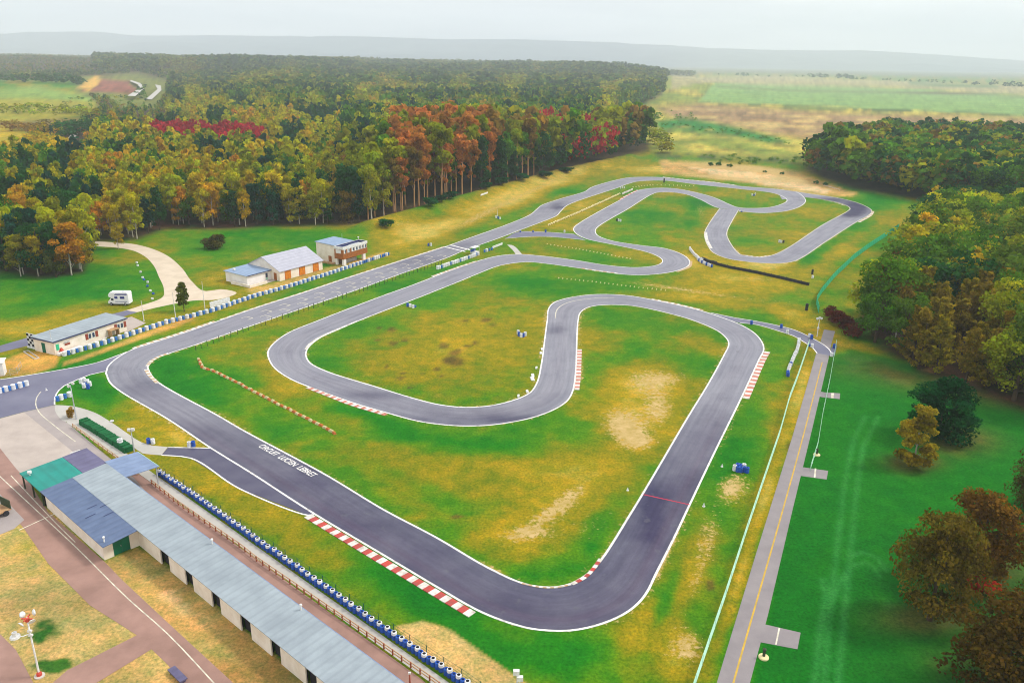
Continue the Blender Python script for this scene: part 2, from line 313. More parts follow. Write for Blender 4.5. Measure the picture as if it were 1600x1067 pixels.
# forest floor
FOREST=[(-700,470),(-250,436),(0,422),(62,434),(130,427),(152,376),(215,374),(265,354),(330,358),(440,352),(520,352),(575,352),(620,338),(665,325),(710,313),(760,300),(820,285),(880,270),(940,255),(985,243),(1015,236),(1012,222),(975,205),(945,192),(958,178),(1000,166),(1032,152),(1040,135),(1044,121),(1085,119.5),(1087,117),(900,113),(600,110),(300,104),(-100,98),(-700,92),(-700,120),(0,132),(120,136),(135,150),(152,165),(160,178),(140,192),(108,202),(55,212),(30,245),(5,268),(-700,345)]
WOODR=[(1256,262),(1290,281),(1335,296),(1400,306),(1470,318),(1620,330),(2300,395),(2300,260),(1650,235),(1500,222),(1400,214),(1330,232)]
WOODN=[(1446,384),(1415,425),(1368,470),(1338,506),(1372,542),(1430,578),(1500,600),(1610,645),(1900,690),(2500,720),(2500,420),(1700,352),(1450,338)]
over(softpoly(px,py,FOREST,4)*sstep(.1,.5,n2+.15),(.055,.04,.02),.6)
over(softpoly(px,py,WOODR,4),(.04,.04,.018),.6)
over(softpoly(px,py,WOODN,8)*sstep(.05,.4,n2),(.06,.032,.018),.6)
HOLE=[(118,152),(124,130),(215,127),(262,134),(262,150),(246,174),(195,177),(168,162)]
over(softpoly(px,py,HOLE,2),(.14,.16,.03),.5)
field([(128,140),(150,132),(200,134),(214,145),(212,153),(170,151),(130,150)],(.21,.075,.05),1.,.6)
field([(122,143),(150,130),(160,134),(140,149)],(.5,.3,.06),1.2,.4)
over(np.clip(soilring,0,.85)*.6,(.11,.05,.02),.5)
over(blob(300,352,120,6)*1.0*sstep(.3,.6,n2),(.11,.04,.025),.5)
over(sstep(4600,5000,gy),(.10,.12,.05),.3)
# straw coloured yards
field([(-400,660),(0,735),(30,745),(163,880),(215,857),(260,884),(480,1066),(640,1250),(-400,1400)],(.40,.285,.095),3,.4)
field([(-60,830),(0,828),(35,822),(75,880),(140,945),(210,995),(105,1047),(95,1080),(-300,1300),(-300,800)],(.40,.285,.095),2,.4)
field([(80,1100),(230,1020),(262,1040),(320,1100)],(.40,.285,.095),2,.4)
field([(163,877),(215,856),(260,884),(480,1066),(560,1130),(430,1130),(265,975),(190,905)],(.36,.235,.07),3,.5)
over(blob(270,930,60,14,38)*.9*sstep(.35,.7,n3),(.6,.44,.2),.3)
over(sstep(.4,.75,blob(70,985,36,25)*(.1+1.5*n3)+(n2-.5)*.3),(.02,.10,.01),.4); over(sstep(.4,.75,blob(88,1040,48,14)*(.1+1.5*n3)+(n2-.5)*.3),(.03,.11,.01),.4)
over(blob(60,870,50,30)*.8*sstep(.5,.7,n2),(.25,.22,.01),.3)
field([(8,562),(35,552),(70,548),(92,556),(88,572),(50,586),(10,590),(-40,595),(-40,570)],(.46,.26,.055),3,.4)
field([(98,566),(150,549),(240,514),(300,494),(305,500),(220,530),(130,562),(100,571)],(.40,.24,.06),2,.4)
field([(440,452),(505,428),(560,412),(610,398),(600,394),(505,420),(437,440),(385,452),(395,462)],(.40,.27,.07),1.5,.4)
# ---------------------------------------------------------------- the circuit: edges traced on the plan
def spl(pts,step=.8,closed=False):
    P=np.array([G(*p)[:2] for p in pts]); n=len(P); out=[]
    for i in range(n-1):
        p0=P[max(i-1,0)];p1=P[i];p2=P[i+1];p3=P[min(i+2,n-1)]
        # centripetal catmull-rom
        def tj(t,a,b): return t+max(np.linalg.norm(b-a),1e-4)**.5
        t0=0;t1=tj(t0,p0,p1) if i>0 else -1;
        if i==0: p0=2*p1-p2
        if i==n-2: p3=2*p2-p1
        t1=tj(0,p0,p1);t2=tj(t1,p1,p2);t3=tj(t2,p2,p3)
        k=max(1,int(np.linalg.norm(p2-p1)/step)); tt=np.linspace(t1,t2,k+1)[:-1][:,None]
        A1=(t1-tt)/t1*p0+tt/t1*p1;A2=(t2-tt)/(t2-t1)*p1+(tt-t1)/(t2-t1)*p2;A3=(t3-tt)/(t3-t2)*p2+(tt-t2)/(t3-t2)*p3
        B1=(t2-tt)/t2*A1+tt/t2*A2;B2=(t3-tt)/(t3-t1)*A2+(tt-t1)/(t3-t1)*A3
        out.append((t2-tt)/(t2-t1)*B1+(tt-t1)/(t2-t1)*B2)
    out.append(P[-1:]); return np.concatenate(out)
L1=[(164.5,583),(167,574),(178,562.5),(196,551),(213,543.5),(230.6,538),(281,522),(337.5,502.5),(400,481),(475,457),(550,432),(625,408),(700,384),(725,375),(800,348),(828,335.6),(837.5,328),(847,320.6),(875,311),(912.5,300),(925,292.5),(962.5,281.5),(981,278),(1000,276.8),(1037.5,277.5),(1075,281.5),(1112.5,285),(1156,291),(1212.5,295.6),(1242.5,300),(1255.6,308),(1259,314.4),(1253.8,321),(1238.8,327.5),(1222,331),(1193.8,333),(1171,332),(1154.4,329.4),(1140,327.2),(1122,325),(1093.8,312),(1071,303.8),(1046.9,300.4),(1028,301),(1018.8,304),(981,327),(934,355.3),(930.6,361.9),(936.3,369.4),(958.8,376.9),(1000,383.4),(1037.5,388),(1065.6,397.5),(1077.8,407.8),(1075,416.3),(1056,423.8),(1028,428.4),(990.6,430),(943.8,425.5),(906,419.5),(856,412.5),(828,409.7),(809,410.6),(781,415.3),(753,425.6),(715.6,441),(650,467),(625,476.6),(565,500),(531,514.5),(503,527),(488,537.5),(480.3,547),(479,556),(486,567.5),(512.5,580.6),(587.5,604),(650,623),(687.5,632),(725,636),(762.5,634),(800,625.6),(826,614.4),(837.5,599.4),(845,569.4),(850.6,528),(854.4,500),(857.5,480.6),(868.8,471),(896.9,463.8),(934,460),(981,461.9),(1037.5,472),(1093.8,485),(1131,496.9),(1159,508),(1180,521),(1192,536),(1194,547.5),(1187.5,560.6),(1159,622.5),(1120,702),(1073.8,799.7),(1056,837.7),(1025,899.6),(1013,924.3),(998.5,943),(973.7,961.4),(932.5,978),(891,986),(857.7,986),(826.8,982.5),(785.6,970.7),(744.3,953.5),(682.5,918),(600,868.7),(485,800),(391.9,739.7),(328,700),(262.5,656),(187.5,612),(171,598),(164.5,583)]
R1=[(231.6,573.8),(238,564.4),(253,556.9),(309.4,538),(356,522),(450,490),(475,481.5),(550,456),(625,428.8),(700,402.5),(725,392),(781,372),(815,359),(847,346.9),(869,338),(876,331),(884,323),(896.9,316.5),(966,293.4),(981,287.8),(1000,283.5),(1037.5,282.5),(1093.8,289),(1156,295.6),(1203,301),(1222,306.9),(1229.4,313),(1223.8,318),(1203,324),(1180,325.5),(1156,324.7),(1137.5,318.5),(1128,314),(1106.9,306),(1065.6,296.5),(1043,294),(1018.8,294.4),(998,297.5),(970,312),(898.8,353.4),(896,360),(904.4,368.5),(919.4,374.5),(962.5,383.4),(1009.4,393.8),(1028,401),(1034.7,407),(1031.9,412),(1018.8,416),(990.6,418),(950,414.8),(893.8,406),(837.5,399.2),(809,397.5),(781,399.5),(753,406),(700,424),(650,443.4),(587.5,466),(493.8,502),(452.5,518.8),(428,535.6),(418,549.5),(420.6,563.8),(430,576.9),(456,593.8),(493.8,609),(550,629.4),(606,646),(653,658.4),(696.9,664.5),(734.4,666),(771.9,664),(828,654),(865.6,640.6),(886,627.5),(895.6,611.5),(900.5,580),(901.6,551.9),(904,501),(908,488),(919.4,480.6),(940,477),(985,477.8),(1056,492.8),(1093.8,505),(1122,518),(1136,531),(1137.8,539),(1131,553.8),(1105.6,600),(1075,649.7),(985.6,799.7),(932.5,881),(911.9,899.6),(891,911),(870.6,915.8),(847.4,916),(816.5,910),(765,887),(682.5,839),(600,795.5),(511,742),(380,671.6),(343,650),(249.4,598),(236,584),(231.6,573.8)]
L2=[(1212,295.6),(1242.5,299.4),(1269,303.5),(1306,308.8),(1334,315.3),(1353,322.5),(1362.5,329.4),(1358.5,336),(1340,346.3),(1287.5,380),(1255,402),(1238.8,409),(1212.5,411.9),(1175,410),(1137.5,404.4),(1115,395.5),(1105.6,384),(1101,372),(1100.5,364),(1106,352),(1124,326)]
R2=[(1222,312),(1242,310),(1259,308.8),(1287.5,312.3),(1306,316),(1321,321),(1327.6,325.6),(1324,330),(1287.5,350),(1205,399.2),(1184.4,401.8),(1160,398.5),(1152.5,394),(1137.5,372),(1136.4,363),(1145,344.4),(1154.4,328.4)]
def dtw(A,B):
    n,m=len(A),len(B); D=np.hypot(A[:,None,0]-B[None,:,0],A[:,None,1]-B[None,:,1])**1.5; Q=np.full((n,m),1e18); Q[0,0]=0
    for k in range(1,n+m-1):
        i=np.arange(max(0,k-m+1),min(n,k+1)); j=k-i; a=np.full(len(i),1e18); b=a.copy(); c=a.copy()
        s=i>0; a[s]=Q[i[s]-1,j[s]]; s=j>0; b[s]=Q[i[s],j[s]-1]; s=(i>0)&(j>0); c[s]=Q[i[s]-1,j[s]-1]
        Q[i,j]=np.minimum(np.minimum(a,b),c)+D[i,j]
    i,j=n-1,m-1; P=[(i,j)]
    while i or j:
        o=[(Q[i-1,j-1] if i and j else 1e19,i-1,j-1),(Q[i-1,j] if i else 1e19,i-1,j),(Q[i,j-1] if j else 1e19,i,j-1)]; _,i,j=min(o); P.append((i,j))
    return np.array(P[::-1],float)
def smooth1(a,k):
    p=np.concatenate([np.full(k,a[0]),a,np.full(k,a[-1])]); return np.convolve(p,np.ones(2*k+1)/(2*k+1),'valid')
def interp_pl(P,t): i=np.clip(np.floor(t).astype(int),0,len(P)-2); f=(t-i)[:,None]; return P[i]*(1-f)+P[i+1]*f
def asphalt_col(X):
    """surface tone of the asphalt: dark newer mat to the south, older grey mat to the north, rubbered lines"""
    q=PXn(np.concatenate([X[:,:2],np.zeros((len(X),1))],1)); return q
def ribbon(name,L,Rr,z,matl,nl=9):
    A,B=spl(L),spl(Rr); w=dtw(A,B); k=14
    ti=smooth1(w[:,0],k); tj=smooth1(w[:,1],k); ti[0]=tj[0]=0; ti[-1]=len(A)-1; tj[-1]=len(B)-1
    a,b=interp_pl(A,ti),interp_pl(B,tj); u=np.linspace(0,1,nl); n=len(a)
    V=(a[:,None]*(1-u)[None,:,None]+b[:,None]*u[None,:,None]).reshape(-1,2); V=np.concatenate([V,np.full((len(V),1),z)],1)
    I=np.arange(n*nl).reshape(n,nl); F=np.stack([I[:-1,:-1],I[:-1,1:],I[1:,1:],I[1:,:-1]],-1).reshape(-1,4)
    e1=V[F[:,1]]-V[F[:,0]]; e2=V[F[:,3]]-V[F[:,0]]
    if np.median(e1[:,0]*e2[:,1]-e1[:,1]*e2[:,0])<0: F=F[:,::-1]
    q=PXn(np.concatenate([V[:,:2],np.zeros((len(V),1))],1)); U=np.tile(u,n); 
    new=sstep(560,760,q[:,1]-0.02*q[:,0]); new=np.maximum(new,sstep(600,700,q[:,1])*.8)
    tone=.75*new
    for x,y,rx,ry,s in [(1340,322,26,8,1.3),(1330,334,22,6,1.2),(1295,313,34,4,.9),(655,408,45,12,.45),(720,385,25,8,.35),(870,322,12,6,.4),(880,325,25,4,.5),(250,600,30,8,.35),(215,610,40,10,.3),(170,575,30,5,.4),(600,618,60,6,.35),(800,655,120,6,.4),(560,615,30,8,.3),(870,515,14,8,.5),(1020,790,20,70,.3),(1060,560,30,60,.1),(1250,392,12,3,.3),(1140,375,7,12,.3)]:
        tone+=s*np.exp(-(((q[:,0]-x)/rx)**2+((q[:,1]-y)/ry)**2))
    rub=np.exp(-((U-.22)/.10)**2)*.3*new+np.exp(-((U-.5)/.2)**2)*.08
    me=mesh_arrays(name,V,F,[matl],attr={'tone':np.clip(tone,0,1.4),'rub':rub,'lat':U,'lon':np.repeat(np.concatenate([[0],np.cumsum(np.hypot(*np.diff((a+b)/2,axis=0).T))]),nl)}); o=bpy.data.objects.new(name,me); C.objects.link(o); tag(o,kind='structure')
    return a,b
def asphalt(name,c_old,c_new,rub):
    m,nt,b=nodes(name); b.inputs['Roughness'].default_value=.5; b.inputs['Specular IOR Level'].default_value=.25
    v=pos(nt); at=N(nt,'ShaderNodeAttribute',attribute_name='tone').outputs['Fac']; ar=N(nt,'ShaderNodeAttribute',attribute_name='rub').outputs['Fac']
    big=noise(nt,v,.12,5,.65); fine=noise(nt,v,9,3,.7)
    ad=N(nt,'ShaderNodeMath',operation='ADD'); nt.links.new(at,ad.inputs[0]); nt.links.new(mrange(nt,big,.3,.7,-.14,.14),ad.inputs[1])
    col=mixc(nt,ad.outputs[0],c_old,c_new); col=mixc(nt,ar,col,rub)
    cx=N(nt,'ShaderNodeCombineXYZ'); la=N(nt,'ShaderNodeAttribute',attribute_name='lat'); lo=N(nt,'ShaderNodeAttribute',attribute_name='lon')
    m1=N(nt,'ShaderNodeMath',operation='MULTIPLY'); m1.inputs[1].default_value=9.; nt.links.new(la.outputs['Fac'],m1.inputs[0]); m2=N(nt,'ShaderNodeMath',operation='MULTIPLY'); m2.inputs[1].default_value=.05; nt.links.new(lo.outputs['Fac'],m2.inputs[0])
    nt.links.new(m1.outputs[0],cx.inputs[0]); nt.links.new(m2.outputs[0],cx.inputs[1]); st=noise(nt,cx.outputs[0],1.,4,.6)
    col=mixc(nt,1.0,col,mixc(nt,mrange(nt,st,.35,.65),(.80,.80,.84),(1.1,1.09,1.08)),'MULTIPLY')
    pt=noise(nt,v,.55,3,.6); col=mixc(nt,mrange(nt,pt,.62,.7,0,.35),col,tuple(x*.5 for x in c_old))
    col=mixc(nt,mrange(nt,fine,.3,.7,.7,1.2),(0,0,0),col)
    # the mix factor above 1 brightens single stones
    nt.links.new(col,b.inputs['Base Color']); bump(nt,b,fine,.25,.02); nt.links.new(mrange(nt,big,.3,.7,.5,.68),b.inputs['Roughness']); return m
M['asphalt']=asphalt('track_asphalt',(.245,.245,.28),(.030,.028,.074),(.10,.05,.09))
M['asphalt_road']=mat('road_asphalt',(.255,.225,.225),(.21,.185,.19),.35,.6,.4)
M['asphalt_dark']=mat('dark_asphalt',(.075,.07,.115),(.05,.045,.09),.3,.5,.45)
M['asphalt_grey']=mat('grey_asphalt',(.15,.148,.21),(.10,.098,.16),.12,.5,.45)
M['paddock']=mat('paddock_concrete',(.46,.39,.34),(.38,.32,.28),.25,.8,.3)
M['lane']=mat('paddock_lane',(.36,.31,.29),(.30,.26,.25),.3,.8,.3)
M['path']=mat('pale_path',(.46,.44,.40),(.40,.38,.34),.3,.8,.3)
M['redlane']=mat('red_brown_lane',(.34,.20,.16),(.25,.145,.115),.25,.8,.3)
M['gravel']=mat('pale_gravel',(.62,.52,.40),(.5,.41,.30),.25,.9,.2,lo=.3,hi=.7)
M['mound']=mat('gravel_path',(.46,.36,.26),(.38,.29,.2),.3,.9,.2)
TL,TR=ribbon('track_asphalt',L1,R1,.034,M['asphalt'])
TL2,TR2=ribbon('outer_loop_asphalt',L2,R2,.030,M['asphalt'])
def struct(name,mb,m): return tag(mb.build(name,m),kind='structure')
def sheet(name,pts,z,m,world=False):
    b=MB(); b.poly([G(*p)[:2] for p in pts] if not world else pts,z); return struct(name,b,m)
def sp(pts): return [tuple(q) for q in spl(pts,1.5)]
sheet('pit_entry_road',[(-260,628),(0,593),(93.8,578),(150,567),(196.9,550.3),(178,562.5),(167,574),(164,581),(140.6,585.6),(112.5,597),(100,603),(91.9,610),(86,621),(85.3,632.5),(37.5,643.5),(0,653.5),(-260,720)],.026,M['asphalt_grey'])
sheet('pit_exit_road',[(262.8,698.8),(329.4,699.9),(400,745),(490,803),(481,804.7),(374.4,763.4),(297.5,715.6),(252.5,711)],.026,M['asphalt_dark'])
b=MB(); b.poly(sp([(788.8,373),(813,361.9),(852.5,362.8),(897,366)])+sp([(915,375.4),(893.8,373),(856,370),(828,370),(788.8,373)]),.026); struct('link_road',b,M['asphalt_grey'])
b=MB(); b.poly(sp([(792.5,382.5),(799,383),(805,386),(811,392),(816,398)])+sp([(806,398),(802,392),(797,387),(792.5,382.5)]),.026); struct('link_path',b,M['path'])
b=MB(); b.poly(sp([(1110,488.6),(1150,496.9),(1180,501.6),(1225,511),(1243.8,516.6),(1266,526.9),(1288.8,540),(1298,549.4),(1299,556)])+sp([(1276.6,552),(1270,543.8),(1253,532.5),(1240,525),(1217.5,517.5),(1180,507),(1157,505),(1131,496.9),(1110,488.6)]),.026); struct('track_exit_road',b,M['asphalt_grey'])
sheet('service_road',[(1287.5,514.7),(1282,534),(1275,553),(1257,616),(1238.8,679.7),(1180,869),(1120,1066),(1085,1190),(1140,1190),(1172,1066),(1200,960),(1238,798),(1268.8,671),(1295,558.8),(1298.8,538),(1305,517.5)],.018,M['asphalt_road'])
for q in ([(1250,731),(1256,730),(1294,735.5),(1291.5,749),(1252,743.5),(1247,742)],[(1190,974),(1197,975.5),(1251,988),(1246,1014),(1188,1003),(1182,1001)],[(1283,612),(1288,613),(1312.8,614.5),(1312,623.6),(1284.7,620.5),(1280,619.5)]):
    sheet('road_spur',q,.022,M['asphalt_road'])
sheet('side_apron',[(1298,545),(1305,536),(1308,540),(1304,556),(1299,555)],.022,M['asphalt_grey'])
sheet('parking_mark',[(1273,731.5),(1275.5,732),(1274,746.5),(1271.5,746)],.026,M['line_far']); sheet('parking_mark',[(1216.5,980.5),(1219,981),(1213.5,1007),(1211,1006.5)],.026,M['line_far']); sheet('parking_mark',[(1299,614),(1303,614),(1302.5,622),(1298.5,622)],.026,M['line_far'])
# paddock
sheet('paddock_apron',[(-260,722),(0,653.8),(37.5,643.7),(60,662),(112,704),(135,725),(100,770),(35,745),(-20,690),(-200,760)],.014,M['paddock'])
sheet('pit_lane',[(37.5,643.7),(85.3,632.7),(103,658.8),(150,698),(222,757),(640,1067),(740,1140),(700,1170),(300,900),(150,740),(112,704),(60,662)],.018,M['lane'])
sheet('pit_walkway',[(185,720),(222,744),(655,1058),(760,1145),(700,1160),(560,1067),(330,880)],.022,M['redlane'])
b=MB(); b.poly(sp([(85.3,632.7),(112.5,634.4),(146,643.8),(172.5,658.8),(202.5,679.4),(221,691),(238,696),(262.5,698.4)])+sp([(252.2,711),(223,708.4),(210,700),(178,679),(138.8,656),(120,655),(103,658.8),(86,641.9),(85.3,632.7)]),.022); struct('paddock_path',b,M['path'])
sheet('yard_lane',[(-40,655),(0,700),(26,733),(45,752),(75,800),(163,877),(190,905),(265,975),(365,1067),(440,1140),(350,1140),(262,1038),(214,992),(140,945),(75,880),(35,822),(0,790),(-60,735),(-220,690)],.018,M['redlane'])
sheet('yard_lane',[(214,992),(240,1012),(150,1067),(60,1120),(20,1120),(105,1047)],.022,M['redlane'])
sheet('yard_lane',[(-30,985),(0,990),(25,1015),(52,1066),(60,1110),(-120,1110),(-120,985)],.022,M['redlane'])
sheet('yard_lane',[(0,772),(38,812),(22,826),(0,835),(-60,850),(-60,760)],.022,M['lane'])
b=MB(); b.poly([(q[0],q[1]) for q in [G(*p) for p in [(113,640),(121,648),(215,722),(735,1090),(720,1100),(210,735),(104,660)]]],.03); struct('pit_concrete_strip',b,M['path'])
# gravel drive and gravel turning place
b=MB(); b.poly(sp([(130,376),(180,379),(205,381),(235,388),(262,400),(285,420),(300,440),(322,455),(345,452),(370,458),(340,468),(300,470),(262,477),(222,486),(170,500),(120,518),(60,534),(0,549),(-200,600)])+sp([(-200,565),(0,540),(56,524),(110,507),(190,487),(222,477),(252,466),(256,452),(248,432),(240,415),(225,400),(205,391),(180,387),(130,384)]),.014); struct('gravel_drive',b,M['gravel'])
sheet('drive_asphalt',[(-200,604),(0,551),(60,536),(120,519),(160,505),(195,494),(215,488),(198,485),(150,497),(56,524),(0,540),(-200,567)],.018,M['asphalt_grey'])
sheet('forest_track',[(-60,412),(0,409),(60,405),(62,401),(0,404),(-60,406)],.014,M['gravel'])
sheet('terrace',[(196,497),(206,495),(228,505),(196,520),(186,512)],.02,M['paddock'])
b=MB(); b.poly(sp([(1040,257),(1100,267),(1160,277),(1230,286),(1300,303),(1260,300),(1180,288),(1100,275),(1050,266),(1036,262)]),.0); 
# ---------------------------------------------------------------- painted lines
def pline(b,P,w,z,off=0,mi=0):
    P=np.array(P); d=np.gradient(P,axis=0); d/=np.maximum(np.hypot(d[:,0],d[:,1]),1e-6)[:,None]; n=np.stack([-d[:,1],d[:,0]],1)
    a=P+n*(off+w/2); c=P+n*(off-w/2); o=len(b.v)
    for i in range(len(P)): b.v+=[(a[i,0],a[i,1],z),(c[i,0],c[i,1],z)]
    for i in range(len(P)-1): b.f.append((o+2*i,o+2*i+1,o+2*i+3,o+2*i+2)); b.m.append(mi)
def dedup(P): k=[0]; [k.append(i) for i in range(1,len(P)) if np.hypot(*(P[i]-P[k[-1]]))>.25]; return P[k]
b=MB(); A=dedup(TL); g1=G(1154.4,329.4); g2=G(1122,325); i1=np.argmin(np.hypot(A[:,0]-g1[0],A[:,1]-g1[1])); i2=np.argmin(np.hypot(A[:,0]-g2[0],A[:,1]-g2[1]))
g3=G(1225,297.5); i0=np.argmin(np.hypot(A[:,0]-g3[0],A[:,1]-g3[1])); g4=G(1244,300.5); i00=np.argmin(np.hypot(A[:,0]-g4[0],A[:,1]-g4[1]))
for s in (A[:i0+1],A[i00:i1+1],A[i2:]): pline(b,s,.30,.0385,-.12)
pline(b,dedup(TR),.30,.0385,.12)
struct('track_edge_line',b,M['line'])
b=MB(); pline(b,dedup(TL2)[12:],.30,.0385,-.12); B2=dedup(TR2); pline(b,B2[16:],.30,.0385,.12); struct('outer_loop_edge_line',b,M['line_far'])
b=MB()
for q in ([(-260,628),(0,593),(93.8,578),(150,567),(198,550)],[(165,580),(140.6,585.6),(112.5,597),(100,603),(91.9,610),(86,621),(85.3,632)],[(262.8,698.8),(330,700)],[(491,803.8),(481,804.7),(374.4,763.4),(297.5,715.6),(252.5,711)],[(813,361.9),(852.5,362.8),(897,366)],[(915,375.4),(893.8,373),(856,370),(828,370),(788.8,373)],
   [(1110,488.6),(1150,496.9),(1180,501.6),(1225,511),(1243.8,516.6),(1266,526.9),(1288.8,540),(1298,549.4),(1299,556)],[(1276.6,552),(1270,543.8),(1253,532.5),(1240,525),(1217.5,517.5),(1180,507),(1156,504.6)]):
    pline(b,spl(q,1.5),.26,.0305)
struct('side_road_edge_line',b,M['line'])
b=MB(); pline(b,spl([(868,497),(869,487),(874,480),(890,472),(920,467),(960,465)],1),.22,.0385); struct('track_inner_line',b,M['line_far'])
b=MB(); pline(b,spl([(1284.7,566),(1255.6,678.8),(1225,790),(1146,1066),(1112,1190)],3),.20,.0225); struct('yellow_centre_line',b,M['yellow'])
b=MB(); pline(b,spl([(64,612),(58,620),(56,632),(62,645),(85,665),(118,690)],1),.16,.0305); struct('pit_lane_line',b,M['line_far'])
b=MB(); pline(b,spl([(-10,735),(60,800),(120,856),(200,935),(262,990),(330,1062),(400,1140)],3),.14,.0225); pline(b,spl([(10,745),(80,820),(110,850)],3),.12,.0225,.6); pline(b,spl([(30,828),(78,806),(85,803)],2),.18,.0265); struct('yard_line',b,M['line_far'])
b=MB(); pline(b,[np.array(G(1005,772.5)[:2]),np.array(G(1077.5,788.5)[:2])],.22,.0425); struct('red_timing_line',b,M['redline'])
b=MB()
for a,c in (((693,385.5),(727,393.5)),((704,383),(735,391)),):
    pline(b,[np.array(G(*a)[:2]),np.array(G(*c)[:2])],.7,.0425)
struct('start_line',b,M['line'])
# grid slots
b=MB(); s0=np.array(G(388,500)[:2]); s1=np.array(G(690,397)[:2]); d=(s1-s0)/np.linalg.norm(s1-s0); nn=np.array([-d[1],d[0]]); LL=np.linalg.norm(s1-s0); k=26
for i in range(k):
    side=-1.7 if i%2 else 1.3; c=s0+d*(LL*(i+.5)/k)+nn*side
    pline(b,[c-nn*1.1,c+nn*1.1],.22,.0425); pline(b,[c-nn*1.1,c-nn*1.1-d*1.6],.18,.0465); pline(b,[c+nn*1.1,c+nn*1.1-d*1.6],.18,.0465)
struct('grid_slot_marks',b,M['line_far'])
# lettering
def lettering(txt,a,c,size,z,m,name,width=None,shear=0):
    cu=bpy.data.curves.new(name,'FONT'); cu.body=txt; cu.size=size; cu.shear=shear; cu.offset=.016*size; cu.resolution_u=3
    o=bpy.data.objects.new(name,cu); C.objects.link(o); bpy.context.view_layer.update()
    me=bpy.data.meshes.new_from_object(o.evaluated_get(bpy.context.evaluated_depsgraph_get())); bpy.data.objects.remove(o); bpy.data.curves.remove(cu)
    A=np.array(a);B=np.array(c); L=np.linalg.norm(B-A); xs=[v.co.x for v in me.vertices]; k=L/(max(xs)-min(xs)); an=math.atan2(*(B-A)[::-1])
    me.transform(Matrix.Translation((A[0],A[1],z))@Matrix.Rotation(an,4,'Z')@Matrix.Diagonal((k,1,1,1)))
    me.materials.clear(); me.materials.append(m); o=bpy.data.objects.new(name,me); C.objects.link(o); return tag(o,kind='structure')
lettering('CIRCUIT  LUCIEN  LEBRET',G(402.5,697.5)[:2],G(487.5,745.5)[:2],1.6,.0425,M['line'],'painted_lettering')
# ---------------------------------------------------------------- kerbs
def kerb(pts,w,n,mats,side=1,h=.06,start=0):
    P=spl(pts,.25); d=np.gradient(P,axis=0); d/=np.hypot(d[:,0],d[:,1])[:,None]; nr=np.stack([-d[:,1],d[:,0]],1)*side; s=np.concatenate([[0],np.cumsum(np.hypot(*np.diff(P,axis=0).T))]); b=MB()
    def at(t): return np.array([np.interp(t,s,P[:,0]),np.interp(t,s,P[:,1])]),np.array([np.interp(t,s,nr[:,0]),np.interp(t,s,nr[:,1])])
    for i in range(n):
        mi=(i+start)%2
        if mats[mi] is None: continue
        ta,tb=s[-1]*i/n,s[-1]*(i+1)/n-.012; (p,q),(r,t)=at(ta),at(tb)
        a0,a1,b0,b1=p+q*.03,p+q*w,r+t*.03,r+t*w
        bot=[(*x,-.02) for x in (a0,a1,b1,b0)]; top=[(*a0,.045),(*a1,h+.03),(*b1,h+.03),(*b0,.045)]
        if side>0: bot=bot[::-1]; top=top[::-1]
        b.hexa(bot,top,mi)
    struct('kerb',b,[m or M['kerb_white'] for m in mats])
kf=mat('kerb_faded',(.56,.19,.13),(.42,.16,.11),.9,.6)
kr,kw,kd=M['kerb_red'],M['kerb_white'],M['kerb_worn']
kerb([(487,803),(540,835),(600,871),(682.5,920),(744,956)],1.25,33,(kw,kr),-1)
kerb([(484,604),(520,618),(550,629.6),(606,646.5)],1.0,26,(kw,kf),-1)
kerb([(902,546),(901,565),(899.5,590),(897,609)],1.0,25,(kw,kf),1)
kerb([(1194.5,549),(1187.5,561),(1172,595),(1160,622)],1.25,27,(kw,kf),1)
kerb([(210,545),(230.6,538),(281,522),(337.5,502.5)],.8,26,(kw,kd),1)
kerb([(345,500),(400,481),(475,457),(550,432),(625,408),(695,385.5)],.45,80,(M['line_far'],kd),1,.03)
kerb([(1017,468),(1055,475.5),(1097,485.5)],.7,16,(kw,kd),1)
kerb([(677,432.5),(715,419),(747,408.5)],.8,22,(kw,kd),1)
kerb([(965,428.2),(940,425),(908,420)],.8,10,(kw,kd),-1)
kerb([(1035,277),(1075,281.5),(1112,284.8),(1150,290)],1.0,30,(kw,kd),1)
kerb([(231,577),(236,585),(249,598.5)],.7,11,(kw,kd),-1); kerb([(265,553),(253,557),(240,564),(233,572)],.7,13,(kw,kd),-1)
kerb([(935,872),(925,886),(912,899.5),(891,911)],.55,9,(kw,kr),1); kerb([(891,911.5),(870,916),(847,916),(816,910)],.35,14,(kw,kd),1)
kerb([(1101,363),(1102.5,374),(1109,388)],.9,10,(kw,kw),1)
kerb([(970,312.5),(985,304),(998,297.5)],1.0,14,(kr,kw),1)
kerb([(1288,313),(1306,316.5),(1321,321.5)],.6,10,(kw,kd),-1)
kerb([(1205,400),(1184,402),(1160,399)],.6,12,(kw,kd),-1)
kerb([(1078,408),(1075,417),(1056,424.5)],.8,14,(kd,kd),1,.02)
kerb([(479.5,546),(485,538.5),(503,526.5),(560,502)],.5,30,(kw,kw),1,.03)
kerb([(1362,330),(1358,336.5),(1340,347)],1.1,14,(kd,kw),1,.02)
